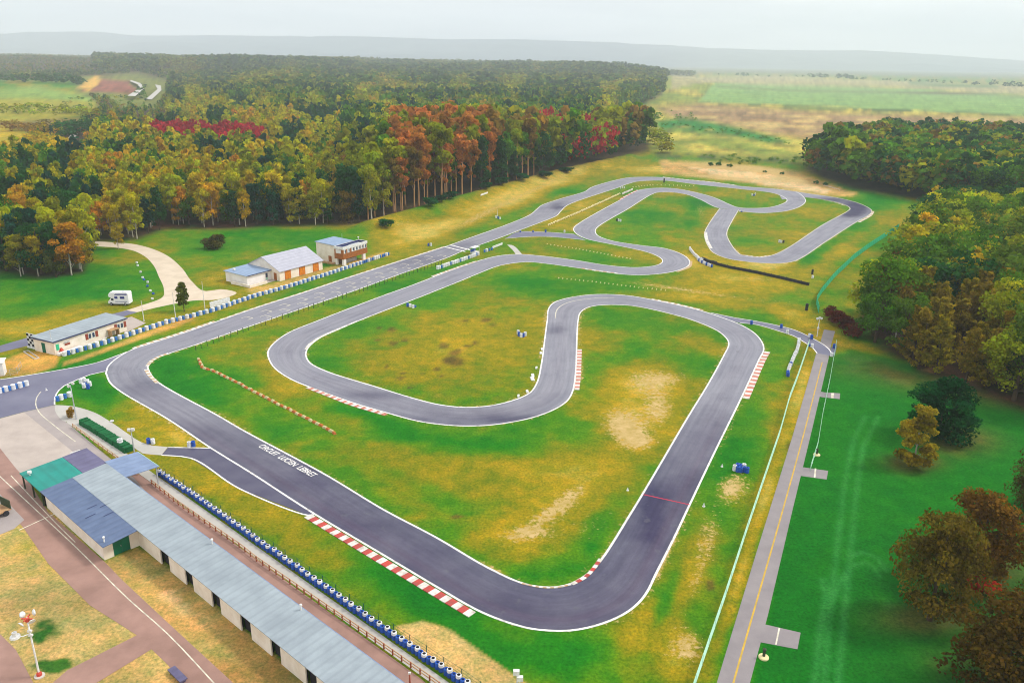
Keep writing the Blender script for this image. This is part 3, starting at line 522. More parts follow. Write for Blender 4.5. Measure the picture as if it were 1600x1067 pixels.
# ---------------------------------------------------------------- finish the ground sheet: crumbling stony verge along the asphalt
edge=np.concatenate([TL[::2],TR[::2],TL2[::2],TR2[::2]]); kd_=kdtree.KDTree(len(edge))
for i,p in enumerate(edge): kd_.insert((p[0],p[1],0),i)
kd_.balance()
near=np.where((np.abs(gx)<260)&(gy>50)&(gy<440))[0]; dist=np.full(len(gx),99.)
for i in near: dist[i]=kd_.find((gx[i],gy[i],0))[2]
sand=np.maximum(sand*1.0,np.exp(-(dist/1.2)**2)*(.15+.95*n1)); sand=np.where(gravelpit>.5,0,sand)
M['ground']=None
m,nt,b=nodes('turf_and_soil'); b.inputs['Roughness'].default_value=.95; b.inputs['Specular IOR Level'].default_value=.1
v=pos(nt); at=N(nt,'ShaderNodeAttribute',attribute_name='col').outputs['Color']
f1=noise(nt,v,.5,6,.72); f2=noise(nt,v,2.6,5,.75); f3=noise(nt,v,.02,4,.6); f4=noise(nt,v,1.1,6,.75); f5=noise(nt,v,.22,6,.7)
c=mixc(nt,1.0,at,mixc(nt,mrange(nt,f1,.36,.64),(.72,.90,.75),(1.26,1.12,1.2)),'MULTIPLY'); c=mixc(nt,1.0,c,mixc(nt,mrange(nt,f2,.36,.64),(.6,.7,.65),(1.42,1.28,1.25)),'MULTIPLY')
c=mixc(nt,1.0,c,mixc(nt,mrange(nt,f5,.36,.64),(.72,.92,.9),(1.28,1.08,1.05)),'MULTIPLY'); c=mixc(nt,1.0,c,mixc(nt,mrange(nt,f3,.35,.65),(.88,.92,1),(1.12,1.06,1)),'MULTIPLY')
sa=N(nt,'ShaderNodeAttribute',attribute_name='sand').outputs['Fac']; ad=N(nt,'ShaderNodeMath',operation='ADD'); nt.links.new(sa,ad.inputs[0]); nt.links.new(mrange(nt,f4,.25,.75,-.8,.7),ad.inputs[1])
ad2=N(nt,'ShaderNodeMath',operation='ADD'); nt.links.new(ad.outputs[0],ad2.inputs[0]); nt.links.new(mrange(nt,f2,.3,.7,-.15,.15),ad2.inputs[1])
sc_=mixc(nt,mrange(nt,f1,.35,.65),(.54,.38,.17),(.36,.26,.07)); c=mixc(nt,mrange(nt,ad2.outputs[0],.55,.84),c,sc_)
nt.links.new(c,b.inputs['Base Color']); bump(nt,b,f2,.5,.15); M['ground']=m
I=np.arange(len(rows)*nx).reshape(len(rows),nx); F=np.stack([I[:-1,:-1],I[:-1,1:],I[1:,1:],I[1:,:-1]],-1).reshape(-1,4)
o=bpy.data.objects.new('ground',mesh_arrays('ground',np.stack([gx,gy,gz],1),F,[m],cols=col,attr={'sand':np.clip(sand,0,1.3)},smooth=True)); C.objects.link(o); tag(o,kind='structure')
# ---------------------------------------------------------------- tyre stacks and small track furniture
def lp(pts,n,z=0.):
    """n points evenly spaced along a traced line"""
    P=np.array([G(*p,z)[:2] for p in pts]); s=np.concatenate([[0],np.cumsum(np.hypot(*np.diff(P,axis=0).T))]); t=np.linspace(0,s[-1],n)
    return [(float(np.interp(a,s,P[:,0])),float(np.interp(a,s,P[:,1]))) for a in t],s[-1]
def stack_mesh(name,m,k=4,r=.33,h=.24):
    b=MB(); prof=[(r*.55,0)]; mats=[]
    for i in range(k):
        z=i*h; prof+=[(r*.86,z+.005),(r,z+h*.28),(r,z+h*.72),(r*.86,z+h-.005)]; mats+=[0,0,0,0]
    prof+=[(r*.52,k*h),(r*.48,k*h-.14),(0.01,k*h-.2)]; mats+=[0,0,1,1]
    b.lathe(prof,14,0,mats=mats[:len(prof)-1]); o=b.build(name,[m,M['hole']],smooth=False); me=o.data; bpy.data.objects.remove(o); return me
SM={'w':stack_mesh('white_tyre_stack',M['tyre_white']),'b':stack_mesh('blue_tyre_stack',M['tyre_blue']),'k':stack_mesh('black_tyre_stack',M['tyre_black']),'f':stack_mesh('white_tyre',M['tyre_white'],1),'l':stack_mesh('white_tyre_low',M['tyre_white'],2),'m':stack_mesh('blue_tyre_low',M['tyre_blue'],2)}
b=MB(); b.lathe([(.02,0),(.31,.0),(.33,.05),(.33,.28),(.30,.31),(.30,.36),(.33,.39),(.33,.66),(.30,.69),(.30,.74),(.33,.77),(.33,.95),(.27,1.0),(.02,1.0)],14)
for k_,n_,m_ in (('W','white_drum','tyre_white'),('B','blue_drum','drum_blue')):
    o=b.build(n_,M[m_]); o.data.transform(Matrix.Diagonal((1.3,1.3,1.05,1)) if k_=='W' else Matrix.Diagonal((.9,.9,.92,1))); SM[k_]=o.data; bpy.data.objects.remove(o)
b=MB(); pr=[(.2,0)]; ms=[]
for i in range(5):
    z=i*.2; r=.31; pr+=[(r*.86,z+.005),(r,z+.06),(r,z+.14),(r*.84,z+.195)]; ms+=[0 if i<3 else 1]*4
pr+=[(.19,1.0),(.17,.93),(.01,.85)]; ms+=[1,2,2]
b.lathe(pr,16,mats=ms); o=b.build('ringed_tyre_stack',[M['tyre_blue'],M['tyre_white'],M['hole']]); SM['r']=o.data; bpy.data.objects.remove(o); SM['q']=stack_mesh('blue_tyre_wall_stack',M['tyre_blue'],4,.3,.21)
CN={'W':'white','B':'blue','r':'white topped','q':'blue','w':'white','b':'blue','k':'black','f':'white','l':'white','m':'blue'}
def tyre(c,xy,label,group=None):
    dr=c in 'WB'; o=bpy.data.objects.new('barrier_drum' if dr else 'tyre_stack',SM[c]); C.objects.link(o); o.location=(xy[0],xy[1],gh(*xy)+.0); o.rotation_euler=(random.uniform(-.02,.02),random.uniform(-.02,.02),random.uniform(0,6)); o.scale=(1,1,random.uniform(.94,1.04))
    return tag(o,label.replace('tyre stack','drum') if dr else label,'barrier drum' if dr else 'tyre stack',group.replace('tyre stacks','drums') if dr and group else group)
def row(pts,pattern,n,where,group,z=0.,jit=.04):
    P,L=lp(pts,n,z)
    for i,p in enumerate(P):
        c=pattern[i%len(pattern)]; tyre(c,(p[0]+random.gauss(0,jit),p[1]+random.gauss(0,jit)),'%s tyre stack %s'%(CN[c],where),'%s %s'%(CN[c],group))
row([(249,734),(300,767.5),(400,838),(520,921.5),(600,977.5),(730,1064),(765,1087)],'rq',112,'in the long wall beside the pit lane','tyre stacks of the pit lane wall',.9)
row([(101,556),(150,542.5),(197,527),(260,506),(300,496),(330,488),(400,464),(450,450),(505,432.5),(562,413.5)],'WB',106,'in the long row between start straight and clubhouse','tyre stacks of the start straight row')
row([(564,413),(580,407.5),(607,399)],'WBBBWBBWW',15,'at the north end of the start straight row','tyre stacks past the control tower')
row([(-12,617.5),(41.7,602.5)],'WB',11,'in the short row across the pit entry road','tyre stacks across the pit entry')
row([(90,626.5),(109,620)],'BWBW',4,'at the corner of the pit entry and paddock path','tyre stacks at the paddock corner')
row([(684,421),(700,415.5),(725,407),(747,399)],'WWBWW',24,'in the row between start line and returning straight','tyre stacks beside the start line')
row([(1248.4,534),(1246,548),(1239,562),(1236,570)],'w',17,'in the curved row by the wire fence','tyre stacks of the curved row')
row([(1234.5,572),(1230,588)],'bwwwwbb',7,'at the south end of the curved row','tyre stacks ending the curved row')
row([(1077.5,390),(1083,398),(1090,404),(1097,408)],'w',15,'behind the hairpin at the head of the black belt','tyre stacks at the hairpin')
row([(1090,406),(1096,411),(1104,415),(1112,418)],'wwb',12,'in front of the black stacks at the hairpin','front tyre stacks at the hairpin')
row([(1097,406),(1106,410.5),(1119,413)],'k',12,'behind the hairpin between white stacks and black belt','tyre stacks at the hairpin')
def cluster(items,where):
    k={}
    for c,_ in items: k[CN[c]]=k.get(CN[c],0)+1
    for c,p in items:
        n=CN[c]; tyre(c,G(*p)[:2],'%s tyre stack %s'%(n,where),('%s stacks %s'%(n,where)) if k[n]>1 else None)
cluster([('w',(126.5,599)),('w',(132,597.5)),('w',(137.5,599.5)),('w',(141,603)),('w',(131.5,606)),('b',(138,607.5)),('m',(133,601))],'grouped on the grass beside the pit entry')
cluster([('b',(232.5,692.5)),('w',(239.5,693.5))],'beside the pale paddock path')
cluster([('w',(296,698)),('b',(302.5,697.5))],'at the mouth of the pit exit road')
cluster([('b',(637,479)),('w',(641,480)),('w',(645.5,481.5)),('m',(648.5,480))],'on the edge of the large spotted infield')
cluster([('w',(809.5,522)),('b',(811,525)),('w',(814.2,527)),('b',(817.5,526.5)),('w',(820.5,525))],'in the middle of the large spotted infield')
cluster([('w',(1147.5,735)),('b',(1152,732)),('b',(1155.5,733)),('w',(1162,733)),('b',(1157,737.5)),('b',(1163,737)),('b',(1167,738.5)),('b',(1152.5,737))],'bunched by the east straight')
cluster([('b',(669.5,384.5)),('w',(673.5,384.5))],'on the grass before the start line')
cluster([('w',(775,341)),('b',(778.4,342)),('w',(781.3,343))],'below the sandy bank')
cluster([('w',(969.5,295)),('w',(972.5,294.5)),('w',(975.5,294.5))],'at the tip of the thin grass island')
cluster([('w',(966.5,346)),('w',(969.5,346.5)),('k',(964,345.5))],'in the triangular north infield')
cluster([('w',(1175,306)),('b',(1178,306.5)),('w',(1180,304.5))],'in the lens shaped north island')
cluster([('l',(1155.5,331)),('m',(1158.5,331.7)),('l',(1161.5,332))],'where the two loops join')
cluster([('w',(1217.5,379)),('w',(1220.5,379.5)),('k',(1224,379.5))],'inside the outer loop')
cluster([('m',(813,363)),],'at the start of the link road'); cluster([('m',(833,362.6))],'second along the link road'); cluster([('b',(852.5,363))],'midway along the link road'); cluster([('w',(882,363.5))],'last along the link road before the bend')
cluster([('b',(1174,507))],'first along the narrow exit road'); cluster([('b',(1220.6,512.5))],'midway along the narrow exit road'); cluster([('w',(1230,521.5))],'on the south side of the narrow exit road')
cluster([('w',(1264.5,527)),('b',(1268,529.5))],'where the exit road bends to the service road'); cluster([('w',(1268.5,543)),('m',(1264,541))],'at the end of the wire fence by the exit road'); cluster([('b',(1303,543.5))],'on the apron beside the service road')
tyre('w',G(1299,557)[:2],'white tyre stack at the gate of the service road fence')
tyre('f',G(175,658.5)[:2],'single white tyre lying on the edge of the paddock path'); tyre('m',G(132.5,660)[:2],'blue tyre stack at the head of the green hedge')
for p,c in [((213.9,411.5),'l'),((215.3,416),'l'),((219.7,426),'l'),((223,434.5),'l'),((231,442),'l'),((235,455.5),'l'),((238,468),'l')]: tyre(c,G(*p)[:2],'low white tyre pile edging the gravel drive','low white tyre piles along the gravel drive')
for p in [(225,438),(230.6,448),(239.5,460)]: tyre('m',G(*p)[:2],'low blue tyre pile edging the gravel drive','low blue tyre piles along the gravel drive')
o=tyre('k',G(1037.5,285.5)[:2],'tall black tyre stack beside the far bend'); o.scale=(1.2,1.2,2.3)
o=tyre('k',G(1260,485)[:2],'tall black tyre stack at the foot of the green net fence'); o.scale=(1.2,1.2,1.9)
o=tyre('k',G(1269,428.5)[:2],'tall black tyre stack past the end of the black belt'); o.scale=(1,1,1.5); tyre('w',G(1269.5,435)[:2],'white tyre stack past the end of the black belt')
# black conveyor belt barrier on stakes
def ribbon3(b,P,w,z0,z1,mi=0):
    P=np.array(P); d=np.gradient(P,axis=0); d/=np.hypot(d[:,0],d[:,1])[:,None]; n=np.stack([-d[:,1],d[:,0]],1)*w/2
    for i in range(len(P)-1):
        q=[P[i]-n[i],P[i+1]-n[i+1],P[i+1]+n[i+1],P[i]+n[i]]; b.hexa([(*a,z0) for a in q],[(*a,z1) for a in q],mi)
e=empty('belt_barrier',G(1190,430)); tag(e,'long low black belt barrier running east from the hairpin','barrier')
def loc_pts(e,P): 
    c,s=math.cos(-e.rotation_euler.z),math.sin(-e.rotation_euler.z); ox,oy=e.location.x,e.location.y
    return [((p[0]-ox)*c-(p[1]-oy)*s,(p[0]-ox)*s+(p[1]-oy)*c) for p in P]
P,_=lp([(1117,413.5),(1140,419.5),(1180,427),(1225,437),(1264,446.5)],40); b=MB(); ribbon3(b,loc_pts(e,P),.14,.0,.85); b.build('belt',M['tyre_black'],e)
for p in loc_pts(e,P[::3]): b=MB(); b.box((p[0]-.07,p[1]+.1,0),(p[0]+.07,p[1]+.24,1.0)); b.build('stake',M['tyre_black'],e)
# orange and cream blocks strung across the left infield
b=MB(); b.hexa([(-.42,-.26,0),(.42,-.26,0),(.42,.26,0),(-.42,.26,0)],[(-.36,-.18,.34),(.36,-.18,.34),(.36,.18,.34),(-.36,.18,.34)]); b.box((-.2,-.1,.34),(.2,.1,.4))
t1=b.build('barrier_block',M['block_orange']); me_o=t1.data; bpy.data.objects.remove(t1); me_c=me_o.copy(); me_c.materials.clear(); me_c.materials.append(M['block_cream'])
P,_=lp([(310.5,562),(313,568),(317,575),(335,581),(356,591),(395,611),(430,629.5),(475,652),(523,677)],50)
for i,p in enumerate(P):
    q=P[min(i+1,49)] if i<49 else P[i]; a=P[max(i-1,0)]; o=bpy.data.objects.new('barrier_block',me_o if i%2 else me_c); C.objects.link(o); o.location=(p[0]+random.gauss(0,.08),p[1]+random.gauss(0,.08),0); o.rotation_euler=(0,0,math.atan2(q[1]-a[1],q[0]-a[0])+random.gauss(0,.15))
    tag(o,'%s block in the line laid across the west infield'%('orange' if i%2 else 'cream'),'barrier block','%s blocks of the infield line'%('orange' if i%2 else 'cream'))
# half buried tyres
b=MB(); pts=[(math.cos(a)*.42,0,math.sin(a)*.42) for a in np.linspace(0,math.pi,9)]; b.tube(pts,.12,7); t1=b.build('half_buried_tyre',M['half_tyre'],smooth=True); me_h=t1.data; bpy.data.objects.remove(t1)
def halves(pts,n,label,group,sc=1.0,tw=1.0):
    P,_=lp(pts,n)
    for i,p in enumerate(P):
        q=P[min(i+1,n-1)]; a=P[max(i-1,0)]; o=bpy.data.objects.new('half_buried_tyre',me_h); C.objects.link(o); o.location=(p[0],p[1],gh(*p)-.05); o.rotation_euler=(random.gauss(0,.1),0,math.atan2(q[1]-a[1],q[0]-a[0])+tw*math.pi/2+random.gauss(0,.12)); o.scale=(sc*random.uniform(.9,1.1),)*3
        tag(o,label,'buried tyre',group)
halves([(858,352.5),(900,335),(940,317),(968,304)],42,'pale half buried tyre in the strip between far straight and hairpin leg','half tyres in the far strip',1.7,0)
halves([(989,293),(1020,289.5),(1084,291)],18,'pale half buried tyre in the row across the lens shaped north island','half tyres in the north island',.9)
halves([(855,382),(900,389),(940,396.5),(985,405)],24,'pale half buried tyre in the row along the link road island','half tyres in the link road island',.7)
halves([(873,435),(930,441),(1000,450),(1040,454)],26,'pale half buried tyre in the row behind the south loop','half tyres behind the south loop',.7)
# dark marker posts along the straight
b=MB(); b.lathe([(.07,0),(.07,1.15),(.03,1.25),(.005,1.26)],6); t1=b.build('marker_post',M['post_dark']); me_p=t1.data; bpy.data.objects.remove(t1)
P,_=lp([(305,548),(345,532),(415,507.5),(520,472),(600,444),(690,413)],54)
for p in P:
    o=bpy.data.objects.new('marker_post',me_p); C.objects.link(o); o.location=(p[0]+random.gauss(0,.1),p[1]+random.gauss(0,.1),0); o.scale=(1,1,random.uniform(.8,1.2)); o.rotation_euler=(random.gauss(0,.04),random.gauss(0,.04),0)
    tag(o,'thin dark post in the line between start straight and returning straight','post','dark posts along the straight')
# ---------------------------------------------------------------- fences
def fence(name,pts,step,h,label,mp,mw,wires=(.3,.7,1.1,1.45),rp=.04,wr=.012,net=None,panel_name='wire_mesh',coping=None):
    P,L=lp(pts,200); n=int(L/step)+1; e=empty(name,(P[100][0],P[100][1],0)); tag(e,label,'fence'); Q,_=lp(pts,n); Q=loc_pts(e,Q); pm=None
    for q in Q:
        b=MB(); b.lathe([(rp,0),(rp,h),(rp*.5,h+.03),(.004,h+.035)],6); 
        if pm is None: o=b.build('post',mp,e,loc=(q[0],q[1],0)); pm=o.data
        else:
            o=bpy.data.objects.new('post',pm); C.objects.link(o); o.parent=e; o.location=(q[0],q[1],0)
    W=loc_pts(e,lp(pts,max(n,int(L/1.5)))[0]); b=MB()
    if net: ribbon3(b,W,.02,.05,h-.05)
    for z in wires: b.tube([(p[0],p[1],z) for p in W],wr,4)
    b.build(panel_name,mw,e)
    if coping: b=MB(); ribbon3(b,W,coping,0,.12); b.build('base_strip',M['concrete'],e)
    return e
fence('wire_fence',[(1263.5,540),(1246,592),(1233,626),(1218,680),(1166,833),(1132,937),(1087,1068),(1050,1180)],3.2,1.5,'pale green wire fence between east straight and service road',M['pale_green'],M['pale_green'],wires=(.1,.35,.6,.85,1.1,1.35,1.48),rp=.05,wr=.03)
fence('wire_fence',[(1306,540),(1296,598),(1285,650),(1277,700),(1266,735)],2.6,1.4,'pale green wire fence between service road and the deep green lawn',M['pale_green'],M['pale_green'],wires=(.2,.5,.8,1.1,1.38),rp=.05,wr=.02)
fence('net_fence',[(1404,357),(1359,386.5),(1334,405),(1303,435),(1284,458),(1275,473),(1279,490)],3.,1.9,'bright green net fence along the edge of the eastern wood',M['green_steel'],M['net_green'],wires=(.05,1.9),net=True,panel_name='net')
fence('wire_fence',[(246,738),(300,772),(400,843),(520,926),(600,982),(730,1069),(780,1104)],2.5,1.55,'dark green wire fence standing close behind the pit lane tyre wall',M['green_steel'],M['green_steel'],wires=(.2,.5,.8,1.1,1.5),rp=.045,wr=.015)
fence('low_rail',[(1287,291.5),(1300,295),(1312,298.5)],4,.7,'low white rail on the grass below the northern wood',M['white'],M['white'],wires=(.65,),rp=.05,wr=.09,panel_name='rail')
fence('guard_rail',[(114,668),(145,691),(182,717.5),(215,742)],1.6,.75,'short timber guard rail between paddock lane and concrete strip',M['rail_wood'],M['rail_wood'],wires=(.35,.72),rp=.07,wr=.06,panel_name='rail')
fence('guard_rail',[(237,756),(280,790),(378,858),(400,876),(575,996),(675,1066),(750,1120)],1.4,.75,'long timber guard rail with red posts beside the garage walkway',M['red_post'],M['rail_wood'],wires=(.35,.72),rp=.09,wr=.06,panel_name='rail')
fence('wire_fence',[(0,588),(26,586),(34,574)],1.8,1.3,'small grey wire fence at the far left by the white kiosk',M['steel'],M['steel'],wires=(.2,.5,.8,1.1,1.3),rp=.03,wr=.012)
# hedge along the pit lane
e=empty('hedge',G(165,682)); tag(e,'low clipped green hedge on the bank beside the paddock path','hedge')
P,_=lp([(131,661),(150,672),(175,688),(203,706)],40); b=MB(); W=loc_pts(e,P); q=[]
for i in range(39):
    (x0,y0),(x1,y1)=W[i],W[i+1]; d=Vector((x1-x0,y1-y0,0)).normalized(); n=Vector((-d.y,d.x,0)); w=.8+.12*random.random(); h=.75+.2*random.random()
    b.hexa([tuple(Vector((x0,y0,0))-n*w),tuple(Vector((x1,y1,0))-n*w),tuple(Vector((x1,y1,0))+n*w),tuple(Vector((x0,y0,0))+n*w)],[tuple(Vector((x0,y0,h))-n*w*.8),tuple(Vector((x1,y1,h))-n*w*.8),tuple(Vector((x1,y1,h))+n*w*.8),tuple(Vector((x0,y0,h))+n*w*.8)])
b.build('foliage',M['hedge'],e)
tyre('w',G(189,698)[:2],'tall white tyre stack against the green hedge').scale=(1.4,1.4,1.5)
# ---------------------------------------------------------------- lamps and poles
def dish(b,p,r,d,mi=0):
    """lamp head: a shallow bowl at p facing d"""
    z=Vector(d).normalized(); x=z.orthogonal().normalized(); y=z.cross(x); n=12; p=Vector(p)
    prof=[(.25*r,-.55*r),(.75*r,-.3*r),(r,0),(r*.92,.02*r),(.3*r,-.12*r)]
    o=len(b.v)
    for R_,h in prof: b.v+=[tuple(p+x*R_*math.cos(2*math.pi*j/n)+y*R_*math.sin(2*math.pi*j/n)+z*h) for j in range(n)]
    for i in range(4):
        for j in range(n): b.f.append((o+i*n+j,o+i*n+(j+1)%n,o+(i+1)*n+(j+1)%n,o+(i+1)*n+j)); b.m.append(mi)
    b.f.append(tuple(o+4*n+j for j in range(n))); b.m.append(mi); b.f.append(tuple(o+n-1-j for j in range(n))); b.m.append(mi)
g=G(62,1056); e=empty('floodlight_mast',g); tag(e,'tall white floodlight mast with round lamps and red base on the straw yard','floodlight')
b=MB(); b.lathe([(.10,.3),(.085,4),(.07,7.2),(.01,7.22)],10); b.build('pole',M['white'],e,smooth=True)
b=MB(); b.lathe([(.5,0),(.5,.12),(.26,.14),(.26,.4),(.16,.55),(.11,.57)],12,mats=[0,0,1,1,1]); b.build('base',[M['concrete'],M['red_paint']],e)
b=MB(); b.box((-.55,-.05,7.0),(.55,.05,7.1)); b.box((-.05,-.55,7.1),(.05,.55,7.2)); b.lathe([(.2,6.75),(.2,7.15),(.05,7.2)],10); b.build('crossarm',M['red_paint'],e)
for q,d in [((-.62,.35,7.25),(-1,.3,-.5)),((.5,.5,7.45),(.6,.8,-.2)),((.62,-.25,6.9),(.8,-.7,-.6)),((-.35,-.55,6.75),(-.5,-1,-.6))]: b=MB(); dish(b,q,.34,d); b.build('lamp',M['white'],e,smooth=True)
b=MB(); b.tube([(0,0,5.3),(-.5,-.3,5.2),(-1.0,-.4,5.2)],.05,6); b.lathe([(.05,.28),(.46,.17),(.5,0),(.4,-.05),(.02,-.03)],14,o=(-1.25,-.45,5.15)); b.lathe([(.22,.25),(.24,.6),(.05,.65)],10,o=(-1.25,-.45,5.15)); b.build('loudspeaker',M['white'],e)
for q in (5.0,5.5): b=MB(); b.box((-.2,-.12,q),(.2,.12,q+.18)); b.build('bracket',M['white'],e)
def pole_lamp(base,h,label,heads,m='steel',hs=.35,cat='floodlight'):
    e=empty('floodlight_pole',base); tag(e,label,cat); b=MB(); b.lathe([(.12,0),(.09,h*.6),(.06,h),(.005,h+.01)],8); b.build('pole',M[m],e,smooth=True)
    for (x,y,z) in heads: b=MB(); b.box((x-hs*.6,y-hs*.35,h+z-hs*.5),(x+hs*.6,y+hs*.35,h+z+hs*.5)); b.box((x-.04,y-.04,h+z-hs*.9),(x+.04,y+.04,h+z-hs*.5)); b.build('lamp',M['white'],e)
    return e
pole_lamp(G(119.5,655),6.4,'tall grey floodlight pole at the corner of the paddock path',[(-.35,0,-.2),(.4,.1,.3)])
pole_lamp(G(210,707),3.9,'short floodlight pole beside the canopy and green hedge',[(-.3,0,.1),(.3,0,.15)],hs=.4)
pole_lamp(G(807,1112),4.6,'pale floodlight pole at the bottom edge past the gravel pit',[(-.1,0,.2),(.25,-.2,-.35)],hs=.5)
pole_lamp(G(1276.5,526),4.1,'slim pole with white loudspeakers beside the exit road',[(-.5,0,.3),(.0,0,.5),(.45,0,.4),(-.1,-.2,-1.9)],m='white',hs=.38,cat='loudspeaker pole')
pole_lamp(G(641,1085),2.7,'thin red mast among the timber rails by the garage walkway',[(0,0,.0)],m='red_post',hs=.2,cat='mast')
def flagpole(base,h,label):
    e=empty('flagpole',base); tag(e,label,'flagpole'); b=MB(); b.lathe([(.10,0),(.08,h*.5),(.05,h),(.09,h+.05),(.01,h+.12)],8); b.build('pole',M['white'],e,smooth=True); b=MB(); b.lathe([(.25,0),(.25,.1),(.1,.12)],8); b.build('foot',M['concrete'],e)
flagpole(G(225,501.5),4.9,'short white flagpole beside the office terrace'); flagpole(G(274.5,497),6.4,'white flagpole beside the little conifer'); flagpole(G(320.5,485),7.3,'white flagpole in front of the gravel turning place'); flagpole(G(84,552),5.2,'thin white pole at the corner of the office building')
flagpole(G(777,338),2.6,'small white post above the stacks below the sandy bank')
def hydrant(p,label):
    e=empty('hydrant',G(*p)); tag(e,label,'hydrant'); b=MB(); b.lathe([(.55,0),(.55,.14),(.46,.22),(.15,.25)],14); b.build('base',M['half_tyre'],e); b=MB(); b.lathe([(.16,.3),(.16,1.0),(.22,1.02),(.2,1.15),(.02,1.25)],10); b.build('post',M['post_dark'],e)
hydrant((1276,711),'concrete hydrant base with dark post by the upper road spur'); hydrant((1193,1027),'concrete hydrant base with dark post by the lower road spur')
def cone(p,label,m='white',s=1.):
    b=MB(); b.lathe([(.28*s,0),(.28*s,.05),(.17*s,.06),(.06*s,.62*s),(.01,.63*s)],8); o=b.build('traffic_cone',M[m],loc=G(*p)); tag(o,label,'traffic cone')
cone((980.6,766),'small white cone on the grass inside the east straight',s=.75); cone((1099.5,791),'small white cone on the sand outside the east straight',s=.85); cone((1128,729),'small white cone left of the blue tyre bunch',s=.75); cone((72.5,610),'small pale cone on the pit entry asphalt',s=.8)
def board(a,c,h,label,m='white',legs=True,z0=.25,cat='sign board',name='sign_board'):
    A,B=np.array(G(*a)[:2]),np.array(G(*c)[:2]); L=np.linalg.norm(B-A); an=math.atan2(*(B-A)[::-1]); e=empty(name,(A[0],A[1],gh(*A)),an); tag(e,label,cat)
    b=MB(); b.box((0,-.05,z0),(L,.05,h)); b.build('panel',M[m],e)
    for i in range(3): b=MB(); x=L*(i/2)*.94+L*.03; b.box((x-.05,.053,0),(x+.05,.15,h-.05)); b.build('leg',M['steel'],e)
    return e
board((328.5,482.5),(359.5,474),1.7,'blank white board behind the row of stacks by the gravel turning place')
board((769.5,389.5),(785,383.5),1.0,'low white board between start line and link path')
board((972,305),(988.5,298),1.1,'red and white board beside the far hairpin leg','kerb_white')
board((751,311),(762,307),1.0,'small white board on top of the sandy bank')
# marshal stand by the start line
e=empty('marshal_stand',G(742,397),R(60)); tag(e,'white and blue marshal stand beside the start line','marshal stand')
b=MB(); b.box((-1.6,-.8,.6),(1.6,.8,.75)); b.build('platform',M['white'],e); b=MB(); b.box((-1.6,.75,.8),(1.6,.82,1.6)); b.build('panel',M['tyre_blue'],e); b=MB(); b.box((-1.7,-.9,2.3),(1.7,.9,2.4)); b.build('roof',M['white'],e)
for x in (-1.5,1.5):
    for y in (-.7,.7): b=MB(); b.box((x-.05,y-.05,0),(x+.05,y+.05,2.3)); b.build('leg',M['steel'],e)
row([(757,394.5),(768,391)],'BWB',4,'between marshal stand and link path','tyre stacks by the marshal stand')
# white concrete bits edging the infield of the S bend
for i,(p,s) in enumerate([((832,592),1.1),((832.5,587),.9),((847,546),.7),((845,552),.7),((838,575),.6),((810,619),.6),((824,612),.7)]):
    b=MB(); b.hexa([(-.9*s,-.35*s,0),(.9*s,-.35*s,0),(.8*s,.4*s,0),(-.8*s,.35*s,0)],[(-.75*s,-.25*s,.22),(.7*s,-.28*s,.25),(.7*s,.3*s,.22),(-.7*s,.28*s,.2)]); o=b.build('concrete_slab',M['stone'],loc=G(*p),rz=R(80+20*random.random())); tag(o,'broken pale slab on the inner edge of the S bend','slab','broken slabs inside the S bend')
# ---------------------------------------------------------------- buildings
def part(name,m,e,boxes):
    b=MB()
    for q in boxes: b.box(*q)
    return b.build(name,m,e)
def slab(name,m,e,pts,t=.08):
    """sloping sheet given by its four top corners"""
    b=MB(); b.hexa([(x,y,z-t) for x,y,z in pts],pts); return b.build(name,m,e)
# --- pit garages
gz_=lambda v: 2.62+.09*(v+.35)
e=empty('pit_garage',(-50.566,85.632,0),R(-41)); tag(e,'long low pit garage with cream walls and pale blue metal roof','garage building')
doors=[(5.97,8.2),(12.11,13.96),(18.19,20.1),(24.31,26.4),(30.2,32.0),(36.4,38.3),(42.4,44.3)]; xs=[0.0]
w=[]; x=.0
for a,c in doors: w.append(((x,4.4,0),(a,4.55,2.92))); w.append(((a,4.4,2.45),(c,4.55,2.92))); x=c
w.append(((x,4.4,0),(50,4.55,2.92))); w+= [((-18.5,8.2,0),(50,8.35,3.25)),((49.85,4.55,0),(50,8.2,3.0)),((-18.5,.15,0),(-18.35,8.2,2.5)),((-18.35,0,0),(0,.15,2.5)),((-.15,.15,0),(0,1.2,2.5)),((-.15,3.3,0),(0,4.4,2.78)),((-.15,1.2,2.15),(0,3.3,2.55))]
part('wall',M['cream'],e,w)
b=MB(); b.hexa([(-.15,.15,2.5),(0,.15,2.5),(0,4.4,2.78),(-.15,4.4,2.78)],[(-.15,.15,gz_(.15)-.16),(0,.15,gz_(.15)-.16),(0,4.4,gz_(4.4)-.16),(-.15,4.4,gz_(4.4)-.16)]); b.build('gable',M['cream'],e)
for a,c in doors: part('doorway_shade',M['dark'],e,[((a+.02,4.9,0.03),(c-.02,4.95,2.44)),((a-.4,4.56,.03),(a-.35,4.9,2.44)),((c+.35,4.56,.03),(c+.4,4.9,2.44))])  # near-black panels paint the garage's inner shade behind each opening
d=part('door',M['green_door'],e,[((-.1,1.22,.04),(-.04,2.24,2.13)),((-.1,2.27,.04),(-.04,3.28,2.13))]); b=MB(); b.box((-.04,2.15,1.0),(.02,2.2,1.2)); b.build('handle',M['steel'],d)
slab('roof',M['roof_light'],e,[(-18.75,3.95,gz_(3.95)),(50.4,3.95,gz_(3.95)),(50.4,8.75,gz_(8.75)),(-18.75,8.75,gz_(8.75))])
slab('lower_roof',M['roof_blue'],e,[(-18.8,-.38,gz_(-.38)-.03),(1.2,-.38,gz_(-.38)-.03),(1.2,3.944,gz_(3.944)-.03),(-18.8,3.944,gz_(3.944)-.03)])
